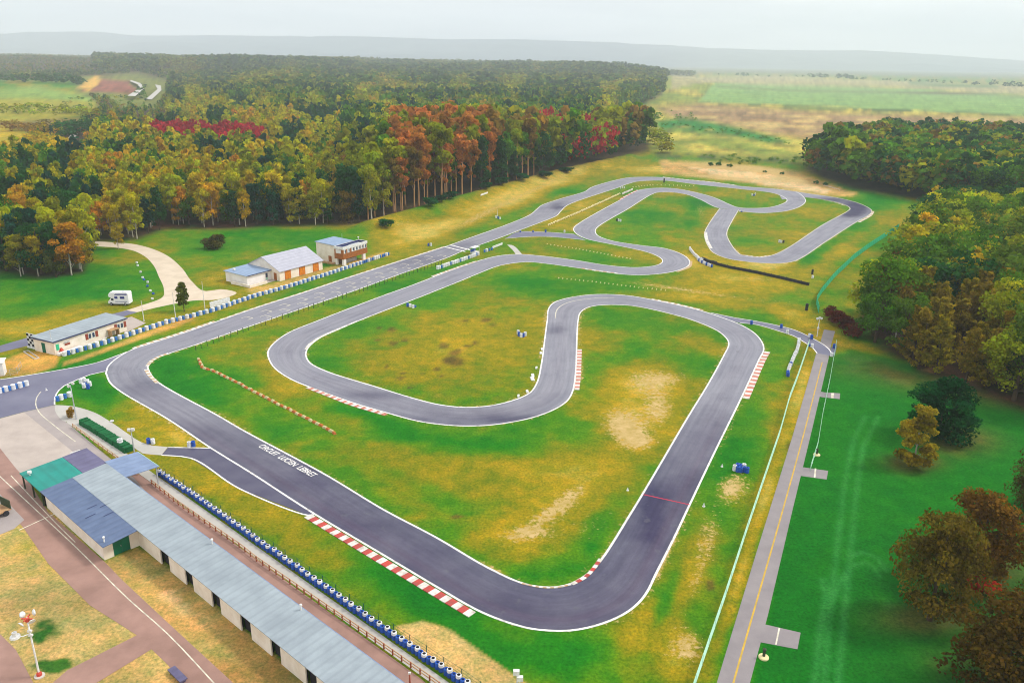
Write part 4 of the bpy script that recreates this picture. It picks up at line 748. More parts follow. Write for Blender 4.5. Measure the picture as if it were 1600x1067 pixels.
part('gutter',M['roof_canopy'],e,[((-18.7,8.76,3.28),(50.3,8.88,3.40))])
for k,(x,y) in enumerate([(-9.,1.9),(-7.,.9),(-5.5,2.6),(-8.,3.2)]): slab('roof_patch',M['gutter'],e,[(x,y,gz_(y)+.0),(x+.13,y,gz_(y)+.0),(x+.13,y+1.3,gz_(y+1.3)+.0),(x,y+1.3,gz_(y+1.3))],.02)
for x,y in [(.2,.25),(11.5,8.5),(30,8.5)]: b=MB(); b.lathe([(.09,gz_(y)-.1),(.09,gz_(y)+.55),(.16,gz_(y)+.57),(.14,gz_(y)+.72),(.01,gz_(y)+.75)],8,o=(x,y,0)); b.build('vent_pipe',M['white'],e)
# --- carport with green and purple roof
e=empty('carport',(-50.566,85.632,0),R(-41)); tag(e,'open carport with teal green and grey purple sheet roof','carport')
slab('green_roof',M['roof_green'],e,[(-26.5,-.3,2.55),(-18.9,-.3,2.55),(-18.9,5.55,2.85),(-26.5,5.55,2.85)])
slab('purple_roof',M['roof_purple'],e,[(-26.6,5.6,2.85),(-18.9,5.6,2.85),(-18.9,9.1,3.05),(-26.6,9.1,3.05)])
for x in (-26.2,-22.6,-19.2):
    for y in (-.1,4.5,8.8): part('post',M['post_dark'],e,[((x-.09,y-.09,0),(x+.09,y+.09,2.5+.06*max(y,0)-.1))])
part('back_wall',M['dark'],e,[((-19.05,0,.0),(-18.95,8.6,2.4)),((-26.3,8.9,0),(-19.1,9.0,2.8))])
part('sign_panel',M['white'],e,[((-26.75,6.7,2.93),(-26.62,8.2,3.06))]); b=MB(); b.lathe([(.07,2.5),(.07,2.9),(.3,2.95),(.3,3.25),(.05,3.3)],8,o=(-24.6,.4,0)); b.build('lamp',M['white'],e)  # white strip is a sign panel along the purple roof's edge
part('green_beam',M['roof_green'],e,[((-26.5,-.36,2.38),(-18.9,-.305,2.55))])
# --- canopy bridging to the tyre wall
e=empty('canopy',(-50.566,85.632,0),R(-41)); tag(e,'blue grey sheet canopy over the pit walkway at the garage end','canopy')
slab('roof',M['roof_canopy'],e,[(-19.9,8.95,3.2),(-13.1,8.95,3.2),(-13.1,13.8,3.0),(-19.9,13.8,3.0)])
for x in (-19.6,-13.4):
    for y in (9.3,13.5): part('post',M['steel'],e,[((x-.07,y-.07,0),(x+.07,y+.07,2.95))])
part('fascia',M['pale_green'],e,[((-19.9,13.81,2.88),(-13.1,13.87,3.02))])
# --- clubhouse
cx,cy=G(437.7,439.7)[:2]; e=empty('clubhouse',(cx,cy,0),R(58)); tag(e,'white clubhouse with grey gable roof and three orange doors','clubhouse')
Lc,Dc,E_,Rg=16.6,13.4,2.95,6.2
b=MB(); b.box((0,0,0),(Lc,Dc,2.9))
for x0,x1 in ((0,.2),(Lc-.2,Lc)): b.hexa([(x0,0,2.9),(x1,0,2.9),(x1,Dc,2.9),(x0,Dc,2.9)],[(x0,Dc/2-.01,Rg-.1),(x1,Dc/2-.01,Rg-.1),(x1,Dc/2+.01,Rg-.1),(x0,Dc/2+.01,Rg-.1)])
b.build('wall',M['cream'],e)
r=slab('roof',M['slate'],e,[(-.3,-.4,E_-.15),(Lc+.3,-.4,E_-.15),(Lc+.3,Dc/2,Rg),(-.3,Dc/2,Rg)],.12); slab('roof',M['slate'],e,[(Lc+.3,Dc+.4,E_-.15),(-.3,Dc+.4,E_-.15),(-.3,Dc/2+.003,Rg),(Lc+.3,Dc/2+.003,Rg)],.12)
for a,c in ((2.0,4.0),(7.4,9.5),(12.8,14.9)):
    d=part('door',M['orange_wood'],e,[((a,-.08,.1),((a+c)/2-.02,-.003,2.55)),(((a+c)/2+.02,-.08,.1),(c,-.003,2.55))]); part('frame',M['kerb_red'],d,[((a-.12,-.05,.05),(a-.003,-.002,2.7)),((c+.003,-.05,.05),(c+.12,-.002,2.7))])
part('side_door',M['brown_clad'],e,[((-.06,1.2,.1),(-.003,2.3,2.2))])
an=part('annex_wall',M['white_wall'],e,[((-8.4,3.6,0),(-.003,12.4,2.75))]); slab('annex_roof',M['slate_blue'],e,[(-8.8,3.2,2.85),(-.01,3.2,2.95),(-.01,12.8,3.25),(-8.8,12.8,3.05)],.12); part('gutter',M['gutter'],e,[((-8.8,3.08,2.72),(-.02,3.195,2.9))])
part('window',M['glass'],an,[((-1.9,3.54,1.0),(-1.2,3.597,2.2))]); part('window_sill',M['pale_green'],an,[((-1.9,3.53,.35),(-1.2,3.597,.9))])
part('terrace_wall',M['cream'],e,[((-9.6,1.2,0),(-3.5,1.5,.75)),((-9.6,1.503,0),(-9.3,9.0,.75))]); part('terrace',M['paddock'],e,[((-9.297,1.503,0),(-.02,3.597,.12))])
part('chimney',M['white'],e,[((-7.2,10.2,3.15),(-6.6,10.8,3.6))])
part('window',M['glass'],e,[((Lc+.003,4,1.1),(Lc+.05,5.4,2.2))])
# --- control tower
tx,ty=G(470+705/10.667,350+700/10.667)[:2]; e=empty('control_tower',(tx,ty,0),R(61)); tag(e,'two storey control tower with brown cladding and a glazed upper floor','control tower')
b=MB(); b.hexa([(.9,3.2,0),(9.2,3.2,0),(9.2,11.2,0),(.9,11.2,0)],[(.9,3.2,5.55),(9.2,3.2,5.55),(9.2,11.2,5.9),(.9,11.2,5.9)]); b.build('wall',M['cream'],e)
slab('roof',M['slate_blue'],e,[(.6,3.45,5.75),(9.5,3.45,5.75),(9.5,11.5,6.1),(.6,11.5,6.1)],.14)
part('brown_band',M['brown_clad'],e,[((0,-.3,1.95),(11.4,3.195,3.65))])
up=part('glazed_floor',M['brown_clad'],e,[((.06,-.24,3.65),(11.34,3.19,4.95))]); part('parapet',M['white'],e,[((-.05,-.36,4.95),(11.45,-.12,5.75)),((-.05,-.12,4.95),(.19,3.19,5.75)),((11.21,-.12,4.95),(11.45,3.19,5.75)),((.19,2.95,4.95),(11.21,3.19,5.75))])
part('flat_roof',M['steel'],e,[((.19,-.12,4.96),(11.21,2.95,5.1))]); part('parapet_shade',M['gutter'],e,[((.2,2.85,5.1),(11.2,2.947,5.74)),((.2,-.11,5.1),(.3,2.84,5.7)),((11.1,-.11,5.1),(11.2,2.84,5.7)),((.6,2.2,5.1),(5.5,2.8,5.5))])  # navy strips inside the parapet paint its shadow on the flat roof
for a,c in ((.35,1.35),(2.0,3.1),(3.9,5.2),(5.4,6.8),(7.0,8.2),(8.5,9.6),(9.8,11.0)):
    f=part('window',M['white'],up,[((a,-.33,3.7),(a+.09,-.243,4.9)),((c-.09,-.33,3.7),(c,-.243,4.9)),((a+.09,-.33,3.7),(c-.09,-.243,3.8)),((a+.09,-.33,4.8),(c-.09,-.243,4.9)),((a+.09,-.27,3.8),((a+c)/2,-.243,4.8))])
    part('window_pane',M['glass'],up,[(((a+c)/2,-.28,3.8),(c-.09,-.243,4.8))])
part('window',M['white'],up,[((-.02,.6,3.7),(.057,2.6,4.8))])
for q in ((0.2,-.2),(9.4,-.2)): part('pillar',M['white_wall'],e,[((q[0],q[1],0),(q[0]+1.1,q[1]+.7,1.945))])
part('pillar',M['white_wall'],e,[((.1,2.3,0),(.7,3.0,1.945))])
part('porch_wall',M['brick'],e,[((1.6,2.6,0),(9.2,3.19,1.9))]); part('porch_screen',M['steel'],e,[((3.2,1.6,0),(8.4,1.7,1.1))])
part('door',M['brown_clad'],e,[((.84,5.2,.05),(.897,6.4,2.2))]); part('step_rail',M['rail_wood'],e,[((-.6,3.4,0),(.5,8.5,.5))])
b=MB(); b.lathe([(.05,5.9),(.04,8.2),(.005,8.22)],6,o=(6.5,5.5,0)); b.build('antenna',M['steel'],e); b=MB(); b.lathe([(.06,5.7),(.06,6.4),(.28,6.45),(.28,6.7),(.02,6.75)],8,o=(11.1,2.9,0)); b.build('horn',M['white'],e)
# --- office building
ox,oy=G(40+375/8,470+680/8)[:2]; e=empty('office_building',(ox,oy,0),R(66)); tag(e,'long cream office building with red shutters and pale flat roof','office building')
part('wall',M['cream'],e,[((0,0,0),(18.2,6.2,2.85))]); slab('roof',M['roof_light'],e,[(-.3,-.25,3.05),(18.5,-.25,3.05),(18.5,6.5,3.3),(-.3,6.5,3.3)],.15); part('gutter',M['gutter'],e,[((-.3,-.36,2.82),(18.5,-.253,3.06)),((-.41,-.3,2.84),(-.303,6.4,3.06))])
for a in (7.5,15.0):
    for s in (a,a+2.5): part('shutter',M['shutter'],e,[((s,-.06,1.0),(s+.65,-.003,2.3))])
    for s in (a+.75,a+1.65):
        f=part('window',M['white'],e,[((s-.05,-.05,1.05),(s+.7,-.003,2.25))]); part('pane',M['glass'],f,[((s+.05,-.07,1.15),(s+.6,-.053,2.15))])
part('sign',M['shutter'],e,[((2.4,-.06,1.35),(3.7,-.003,1.75))]); part('awning',M['steel'],e,[((2.3,-.3,2.1),(3.5,-.003,2.2))]); part('window',M['net_green'],e,[((.4,-.05,.9),(1.1,-.003,2.2))]); part('door',M['green_door'],e,[((-.06,2.8,.05),(-.003,3.8,2.2))])
part('porch',M['rail_wood'],e,[((13.0,-1.3,0),(13.15,-.2,1.6)),((15.0,-1.3,0),(15.15,-.2,1.6)),((12.9,-1.35,1.6),(15.3,-.01,1.7))]); part('plinth',M['white_wall'],e,[((0,-1.2,0),(5.6,-.4,.5)),((5.6,-.35,0),(12.5,-.2,.25))])
# chequered board
e=empty('chequered_board',(ox,oy,0),R(66)); tag(e,'white board with black chequers standing beside the office building','sign board')
part('panel',M['white'],e,[((.7,5.4,.4),(.8,9.2,3.3)),((.5,5.2,0),(1.0,9.4,.35))]); b=MB(); n=0
for i in range(6):
    for j in range(5):
        if (i+j)%2: b.box((.66,5.4+3.8*i/6+.02,.4+2.9*j/5+.02),(.697,5.4+3.8*(i+1)/6-.02,.4+2.9*(j+1)/5-.02))
b.build('chequers',M['dark'],e)
for y in (5.6,9.0): part('leg',M['post_dark'],e,[((.81,y-.06,0),(.93,y+.06,3.0))])
e=empty('kiosk',G(-4,588),R(20)); tag(e,'white kiosk cut by the left edge beside the pit entry','kiosk'); part('wall',M['white_wall'],e,[((-2,0,0),(1.2,2.2,2.6))]); slab('roof',M['white'],e,[(-2.2,-.3,2.75),(1.5,-.3,2.75),(1.5,2.5,2.9),(-2.2,2.5,2.9)]); part('window',M['net_green'],e,[((-.4,-.05,1),(.5,-.003,2))])
b=MB(); b.lathe([(.45,0),(.5,.3),(.42,.7),(.15,1.2),(.02,1.25)],10); o=b.build('red_buoy',M['red_paint'],loc=G(97,552)); tag(o,'red rounded marker at the west end of the start straight row','marker')
b=MB(); b.box((-3.2,-.5,0),(3.2,-.38,.22)); b.box((-3.2,.38,0),(3.2,.5,.22)); b.box((-3.2,-.38,0),(-3.05,.38,.22)); b.box((3.05,-.38,0),(3.2,.38,.22)); o=b.build('planter_frame',M['concrete'],loc=G(49,555),rz=R(-42)); tag(o,'pale concrete ramp frame on the sand by the chequered board','ramp')
# trailer at the left edge
e=empty('trailer',G(-7,806),R(60)); tag(e,'dark trailer with wooden bed cut by the left edge','trailer'); part('bed',M['rail_wood'],e,[((-1.6,-1.2,.6),(1.6,1.2,.75))]); part('frame',M['post_dark'],e,[((-1.6,-1.2,.75),(-1.5,1.2,2.0)),((1.5,-1.2,.75),(1.6,1.2,2.0)),((-1.5,1.1,1.9),(1.5,1.2,2.0))])
for x in (-.8,.8): b=MB(); b.tube([(x,-1.35,.4),(x,-1.21,.4)],.4,12); b.build('wheel',M['tyre_black'],e)
o=part('low_table',M['roof_purple'],None,[((-1.3,-.4,.35),(1.3,.4,.5)),((-1.1,-.3,0),(-.95,.3,.35)),((.95,-.3,0),(1.1,.3,.35))]); o.location=G(278,1058); o.rotation_euler=(0,0,R(-41)); tag(o,'dark purple low table on the yard lane','table')
# --- camper van
A,B=np.array(G(206,476)[:2]),np.array(G(172,475.5)[:2]); an=math.atan2(*(B-A)[::-1]); c=(A+B)/2
e=empty('camper_van',(c[0],c[1],0),an); e.scale=(.86,.98,1.12); tag(e,'white camper van parked on the meadow beside the drive','camper van')
b=MB(); pr=[(-3.0,.45),(1.2,.45),(1.2,1.75),(2.6,1.95),(2.75,2.5),(2.3,3.0),(-2.7,3.05),(-3.0,2.8)]
def side(b,pr,y0,y1,mi=0):
    o=len(b.v); n=len(pr); b.v+=[(x,y0,z) for x,z in pr]+[(x,y1,z) for x,z in pr]; b.f+=[tuple(range(o,o+n)),tuple(range(o+2*n-1,o+n-1,-1))]; b.m+=[mi,mi]
    for i in range(n): j=(i+1)%n; b.f.append((o+j,o+i,o+n+i,o+n+j)); b.m.append(mi)
side(b,pr,-1.1,1.1); bd=b.build('body',M['camper'],e)
b=MB(); side(b,[(1.2,.4),(3.1,.45),(3.1,.95),(2.75,1.15),(2.1,1.85),(1.203,1.74)],-.98,.98); cb=b.build('cab',M['camper'],e)
b=MB(); side(b,[(2.72,1.22),(2.77,1.24),(2.2,1.87),(2.15,1.84)],-.85,.85); b.build('windscreen',M['glass'],cb)
for s in (-1,1):
    y=1.1*s; part('side_window',M['camper_blue'],bd,[((-1.9,min(y,y+.02*s),1.6),(-.6,max(y,y+.02*s),2.15)),((.1,min(y,y+.02*s),1.6),(1.0,max(y,y+.02*s),2.15))]); part('stripe',M['camper_blue'],bd,[((-2.7,min(y,y+.012*s),2.45),(.9,max(y,y+.012*s),2.62)),((-2.7,min(y,y+.012*s),2.72),(.6,max(y,y+.012*s),2.82)),((-2.6,min(y,y+.012*s),.9),(.9,max(y,y+.012*s),1.05))])
    y=.98*s; part('door_window',M['glass'],cb,[((1.4,min(y,y+.02*s),1.15),(2.1,max(y,y+.02*s),1.65))])
    for x in (-1.9,2.2): b=MB(); b.tube([(x,.82*s,.36),(x,1.12*s,.36)],.36,14); wv=b.build('wheel',M['tyre_black'],e); b=MB(); b.tube([(x,1.121*s,.36),(x,1.15*s,.36)],.18,10); b.build('rim',M['steel'],wv)
    part('headlight',M['steel'],cb,[((3.1,.6*s-.17,.7),(3.14,.6*s+.17,.9))])
part('roof_vent',M['steel'],bd,[((-1.5,-.3,3.05),(-.9,.3,3.15))])
# ---------------------------------------------------------------- trees
def leaf_mat(name,transl=.5):
    m,nt,b=nodes(name); nt.nodes.remove(b); out=[n for n in nt.nodes if n.type=='OUTPUT_MATERIAL'][0]
    oi=N(nt,'ShaderNodeObjectInfo'); at=N(nt,'ShaderNodeAttribute',attribute_name='col')
    c=mixc(nt,1.0,oi.outputs['Color'],at.outputs['Color'],'MULTIPLY')
    d=N(nt,'ShaderNodeBsdfDiffuse'); t=N(nt,'ShaderNodeBsdfTranslucent'); mx=N(nt,'ShaderNodeMixShader'); mx.inputs[0].default_value=transl
    nt.links.new(c,d.inputs[0]); nt.links.new(c,t.inputs[0]); nt.links.new(d.outputs[0],mx.inputs[1]); nt.links.new(t.outputs[0],mx.inputs[2]); nt.links.new(mx.outputs[0],out.inputs[0]); return m
M['leaf']=leaf_mat('foliage')
def bark(name,c1,c2):
    return mat(name,c1,c2,2.5,.9,.1,bmp=.4,world=False)
M['bark_white']=bark('birch_bark',(.62,.56,.45),(.30,.25,.19)); M['bark_brown']=bark('brown_bark',(.10,.065,.04),(.06,.045,.03)); M['bark_orange']=bark('orange_bark',(.52,.29,.13),(.32,.17,.08))
def quads(P,Nn,S,rng,asp=1.0):
    """one leaf clump quad per point P, facing roughly Nn, size S"""
    n=len(P); t=rng.normal(size=(n,3)); t-=Nn*(t*Nn).sum(1)[:,None]; t/=np.linalg.norm(t,axis=1)[:,None]+1e-9; u=np.cross(Nn,t)
    s=S[:,None]; k=rng.uniform(.6,1.1,(n,1))*asp
    V=np.stack([P-t*s-u*s*k*.6,P+t*s*.3-u*s*k,P+t*s+u*s*k*.5,P-t*s*.4+u*s*k],1); return V
def crown_arrays(kind,seed,nq,ls):
    """unit tree: height 1, returns quads (n,4,3), tint (n,3), branch list"""
    rng=np.random.default_rng(seed); lobes=[]
    if kind=='oak':
        for i in range(34):
            a=rng.uniform(0,6.28); h=rng.uniform(.24,.93); rr=.36*math.sqrt(max(.05,1-((h-.55)/.46)**2))*rng.uniform(.4,1.0); lobes.append((rr*math.cos(a),rr*math.sin(a),h-.03,rng.uniform(.08,.15)))
    elif kind=='lawn':
        for i in range(95):
            a=rng.uniform(0,6.28); h=rng.uniform(.1,.96); rr=.40*math.sqrt(max(.05,1-((h-.45)/.54)**2))*rng.uniform(.35,1.0); lobes.append((rr*math.cos(a),rr*math.sin(a),h-.03,rng.uniform(.07,.13)))
    elif kind=='spire':
        for i in range(46):
            a=rng.uniform(0,6.28); h=rng.uniform(.14,.97); rr=.25*math.sqrt(max(.03,1-((h-.45)/.54)**2))*rng.uniform(.2,1.0); lobes.append((rr*math.cos(a),rr*math.sin(a),h-.02,rng.uniform(.05,.095)))
    elif kind=='birch':
        for i in range(32):
            a=rng.uniform(0,6.28); h=rng.uniform(.26,.97); rr=.21*math.sqrt(max(.03,1-((h-.52)/.47)**2))*rng.uniform(.3,1.0); lobes.append((rr*math.cos(a),rr*math.sin(a),h-.02,rng.uniform(.05,.105)))
    elif kind=='tall':
        for i in range(20):
            a=rng.uniform(0,6.28); h=rng.uniform(.55,.98); rr=.16*math.sqrt(max(.03,1-((h-.78)/.26)**2))*rng.uniform(.3,1.0); lobes.append((rr*math.cos(a),rr*math.sin(a),h-.02,rng.uniform(.045,.09)))
        for i in range(5): a=rng.uniform(0,6.28); lobes.append((.07*math.cos(a),.07*math.sin(a),rng.uniform(.3,.55),rng.uniform(.025,.045)))
    elif kind=='pine':
        for i in range(44):
            a=rng.uniform(0,6.28); h=rng.uniform(.22,.97); rr=.24*(1.05-h)**.6*rng.uniform(.4,1.0); lobes.append((rr*math.cos(a),rr*math.sin(a),h-.02,rng.uniform(.05,.1)))
    elif kind=='plume':   # feathery upswept boughs
        for i in range(34):
            a=rng.uniform(0,6.28); h=rng.uniform(.12,.95); L=.33*(1.08-h)**.7*rng.uniform(.6,1.05)
            for k in range(4): f=.35+.65*k/3; lobes.append((L*f*math.cos(a),L*f*math.sin(a),h-.1+.16*f,.06*(1.15-.6*f)))
    elif kind=='bush':
        for i in range(16): a=rng.uniform(0,6.28); h=rng.uniform(.15,.8); rr=.5*math.sqrt(max(.05,1-((h-.4)/.6)**2))*rng.uniform(.3,1); lobes.append((rr*math.cos(a),rr*math.sin(a),h,rng.uniform(.16,.28)))
    lobes=np.array(lobes); w=lobes[:,3]**2; w/=w.sum(); li=rng.choice(len(lobes),nq,p=w)
    d=rng.normal(size=(nq,3)); d/=np.linalg.norm(d,axis=1)[:,None]; d[:,2]=np.where((d[:,2]<-.3)&(rng.random(nq)<.6),-d[:,2],d[:,2])
    rad=rng.beta(4,1.4,nq)*1.08; P=lobes[li,:3]+d*(lobes[li,3]*rad)[:,None]*np.array([1.1,1.1,.85])
    Nn=d*.8+rng.normal(size=(nq,3))*.55+np.array([0,0,.25]); Nn/=np.linalg.norm(Nn,axis=1)[:,None]
    S=ls*rng.uniform(.6,1.35,nq); V=quads(P,Nn,S,rng)
    wv=.5 if kind in('lawn','spire') else .36; lt=rng.uniform(1-wv,1+wv,len(lobes))[li]*rng.uniform(.7,1.3,nq); hue=(rng.uniform(-1,1,len(lobes))[li]*.6+rng.normal(size=nq)*.5)*.14
    T=np.stack([lt*(1+hue),lt,lt*(1-.6*hue)],1); return V,np.clip(T,.25,2),lobes
TREE={}
SPEC={'lawn':(.02,'bark_brown'),'spire':(.014,'bark_white'),'oak':(.028,'bark_brown'),'birch':(.013,'bark_white'),'tall':(.0135,'bark_orange'),'pine':(.014,'bark_brown'),'plume':(.016,'bark_brown'),'bush':(.02,'bark_brown')}
def tree_meshes(kind,seed,nq,ls):
    key=(kind,seed,nq)
    if key in TREE: return TREE[key]
    V,T,lobes=crown_arrays(kind,seed,nq,ls); n=len(V); cm=mesh_arrays(kind+'_crown',V.reshape(-1,3),np.arange(n*4).reshape(n,4),[M['leaf']],cols=np.repeat(T,4,0))
    r0,bk=SPEC[kind]; rng=random.Random(seed); b=MB(); top=.86 if kind!='bush' else .5; ph=rng.uniform(0,6)
    pts=[(.018*math.sin(ph+4*t)*t,.018*math.cos(ph*2+3*t)*t,top*t-.02) for t in (0,.08,.25,.45,.65,.85,1)]; b.tube(pts,[r0*1.35,r0,r0*.85,r0*.7,r0*.5,r0*.3,r0*.08],7)
    order=list(range(len(lobes))); rng.shuffle(order)
    for i in order[:(14 if kind in('oak','plume') else 10)]:
        l=lobes[i]; h=max(.12,min(.8,l[2]-.12-.5*math.hypot(l[0],l[1]))); f=h/top; rr=r0*(1-.85*f)*.5
        b.tube([(0,0,h),(l[0]*.45,l[1]*.45,h+(l[2]-h)*.55),(l[0],l[1],l[2])],[rr,rr*.65,rr*.2],5)
    o=b.build(kind+'_trunk',M[bk],smooth=True); tm=o.data; bpy.data.objects.remove(o); TREE[key]=(cm,tm); return TREE[key]
def tree(name,kind,xy,h,color,label,group=None,wd=1.0,seed=None,nq=1400,ls=.022,cat='tree',trunk=None):
    sd=seed if seed is not None else random.randrange(4); cm,tm=tree_meshes(kind,sd,nq,ls)
    e=empty(name,(xy[0],xy[1],gh(*xy)),random.uniform(0,6.28)); tag(e,label,cat,group); sx=wd*random.uniform(.9,1.12)
    for nm,me in (('crown',cm),('trunk',tm)):
        o=bpy.data.objects.new(nm,me); C.objects.link(o); o.parent=e; o.scale=(h*sx,h*sx*random.uniform(.94,1.06),h) if nm=='crown' else (h,h,h); o.color=(*color,1) if nm=='crown' else (1,1,1,1)
        if nm=='trunk' and trunk: o.material_slots[0].link='OBJECT'; o.material_slots[0].material=M[trunk]
    return e
GOLD=(.50,.38,.010); YEL=(.42,.42,.008); OLV=(.27,.30,.008); GRN=(.085,.20,.010); DGR=(.022,.095,.020); BLU=(.014,.075,.04); ORG=(.55,.30,.012); BRN=(.24,.15,.018); RED=(.45,.03,.03); RUS=(.42,.17,.03)
def vary(c,s=.16):
    k=random.uniform(1-s,1+s); return tuple(max(.003,x*k*random.uniform(1-s*.5,1+s*.5)) for x in c)
# single trees ------------------------------------------------------------
HI=dict(nq=7000,ls=.011)
tree('birch_tree','spire',G(1427,725)[:2],10.4,(.30,.23,.012),'small golden birch with white trunk on the deep green lawn',wd=1.1,seed=21,nq=6000,ls=.017)
tree('oak_tree','lawn',G(1466,683)[:2],11,(.008,.075,.018),'dark green round tree on the lawn behind the small golden birch',wd=1.3,seed=22,nq=8000,ls=.017)
tree('birch_tree','lawn',G(1452,968)[:2],13.6,(.145,.105,.010),'large olive brown tree standing nearest the lawn tyre tracks',wd=.8,seed=23,nq=11000,ls=.013)
tree('oak_tree','lawn',G(1522,905)[:2],12.2,(.165,.085,.010),'large rust brown tree on the lawn beside the olive brown one',wd=1.0,seed=24,nq=10000,ls=.014)
tree('oak_tree','lawn',G(1560,1092)[:2],12.2,(.125,.075,.010),'large brown tree cut by the bottom right corner',wd=.95,seed=25,nq=10000,ls=.014)
tree('oak_tree','lawn',G(1640,1010)[:2],10,(.11,.075,.010),'brown tree cut by the right edge low on the lawn',wd=1.0,seed=26,nq=9000,ls=.011)
tree('oak_tree','lawn',G(1625,800)[:2],10,(.09,.06,.014),'dark brown tree cut by the right edge above the lawn',wd=1.0,seed=27,nq=9000,ls=.011)
tree('bush','bush',G(1533,935)[:2],3.0,(.6,.05,.02),'bright red bush between the olive and the rust brown trees',seed=28,nq=1500,ls=.05,cat='bush')
tree('birch_tree','spire',G(468,350)[:2],14.5,(.38,.33,.012),'single pale gold birch on the meadow edge behind the clubhouse',wd=1.15,seed=31,nq=3500,ls=.016)
tree('birch_tree','birch',G(33,432)[:2],12,(.27,.25,.012),'olive birch with forked white trunk at the left meadow edge',wd=1.2,seed=32,nq=3500,ls=.016)
tree('birch_tree','birch',G(185,389)[:2],8.2,(.42,.31,.012),'small yellow birch beside the bend of the gravel drive',wd=1.1,seed=33,nq=3000,ls=.016)
tree('birch_tree','birch',G(112,430)[:2],15,(.5,.24,.012),'orange gold birch leaning over the left meadow',wd=1.35,seed=34,nq=4500,ls=.015)
tree('oak_tree','oak',G(88,433)[:2],8,(.09,.11,.012),'dark low tree at the foot of the orange gold birch',wd=1.0,seed=35,nq=3500,ls=.017)
tree('birch_tree','birch',G(128,424)[:2],13,(.34,.25,.012),'yellow brown birch right of the orange gold birch',wd=1.1,seed=36,nq=3500,ls=.016)
tree('bush','bush',G(336,388)[:2],5.6,(.09,.085,.014),'round dark bush alone on the meadow left of the clubhouse',wd=1.0,seed=37,nq=3500,ls=.035,cat='bush')
tree('conifer_tree','pine',G(288,487)[:2],7.6,(.11,.14,.010),'small olive conifer between two flagpoles',wd=.95,seed=38,nq=3500,ls=.02)
tree('bush','bush',G(602,358)[:2],3.6,(.012,.12,.02),'bright green bush at the foot of the wood near the bank',wd=1.5,seed=39,nq=1800,ls=.04,cat='bush')
tree('bush','bush',G(112,652)[:2],2.2,(.36,.22,.03),'yellow shrub at the end of the timber guard rail',wd=.8,seed=40,nq=900,ls=.06,cat='bush')
for x,y,h,wd in [(672,333,4,1.6),(690,327,3.4,1.6),(705,322,3.5,1.8),(760,306,3.4,1.8),(785,299,4,1.8),(815,291,3.6,2),(850,284,3.8,2),(885,275,3.2,2.2)]:
    tree('bush','bush',G(x,y-2)[:2],h,vary((.012,.10,.025)),'dark green bush at the foot of the tall trees above the sandy bank','bushes along the tall tree edge',wd=wd,seed=39,nq=1800,ls=.04,cat='bush')
for x,y,h in [(1110,259,2.2),(1123,259,2.4),(1140,261,2.),(1195,270,1.4),(1222,273,1.6),(1275,288,1.8),(1290,290,1.8)]:
    tree('bush','bush',G(x,y)[:2],h,vary((.03,.17,.02)),'green scrub bush on the sand behind the far bend','scrub bushes behind the far bend',wd=1.4,seed=41,nq=1200,ls=.05,cat='bush')
for x,y,h in [(1312,510,3.4),(1335,524,3.0),(1300,500,3.2)]:
    tree('bush','bush',G(x,y)[:2],h,vary((.15,.035,.02)),'dark red bush at the foot of the eastern wood','red bushes of the eastern wood',wd=1.5,seed=42,nq=1800,ls=.045,cat='bush')
# woods -------------------------------------------------------------------
HOLE2=[(76,264),(112,264),(138,204),(120,199),(100,215),(82,245)]
def pip(poly,x,y):
    q=PXn(np.array([[x,y,0.]])); return bool(inpoly(q[:,0],q[:,1],poly)[0])
def scatter(poly,y0,y1,sp,xlim=1.15):
    out=[]; y=y0
    while y<y1:
        s=sp(y); n=int(2*xlim*.66*y/s)+1; xs=(np.arange(n)-n/2)*s+RNG.uniform(-.38,.38,n)*s+RNG.uniform(0,s); ys=y+RNG.uniform(-.42,.42,n)*s; q=PXn(np.stack([xs,ys,np.zeros(n)],1)); k=inpoly(q[:,0],q[:,1],poly)&~inpoly(q[:,0],q[:,1],HOLE)&~inpoly(q[:,0],q[:,1],HOLE2)&(q[:,0]>-190)&(q[:,0]<1790)
        out+=list(zip(xs[k],ys[k],q[k,0],q[k,1])); y+=s*.9
    return out
def zone_kind(u,v,near):
    if u<262 and 133<v<206: return ('oak',random.choice([OLV,GRN,DGR,OLV,BRN]),6 if u>95 else 8)
    if u<470 and 125<v<215 and random.random()<.999:
        k,c,h=_zk(u,v,near); return (k,c,min(h,8+max(0,u-262)*.06+random.uniform(-1,2)))
    if u<150 and v<262: return ('oak',random.choice([GOLD,OLV,ORG,GRN]),7)
    return _zk(u,v,near)
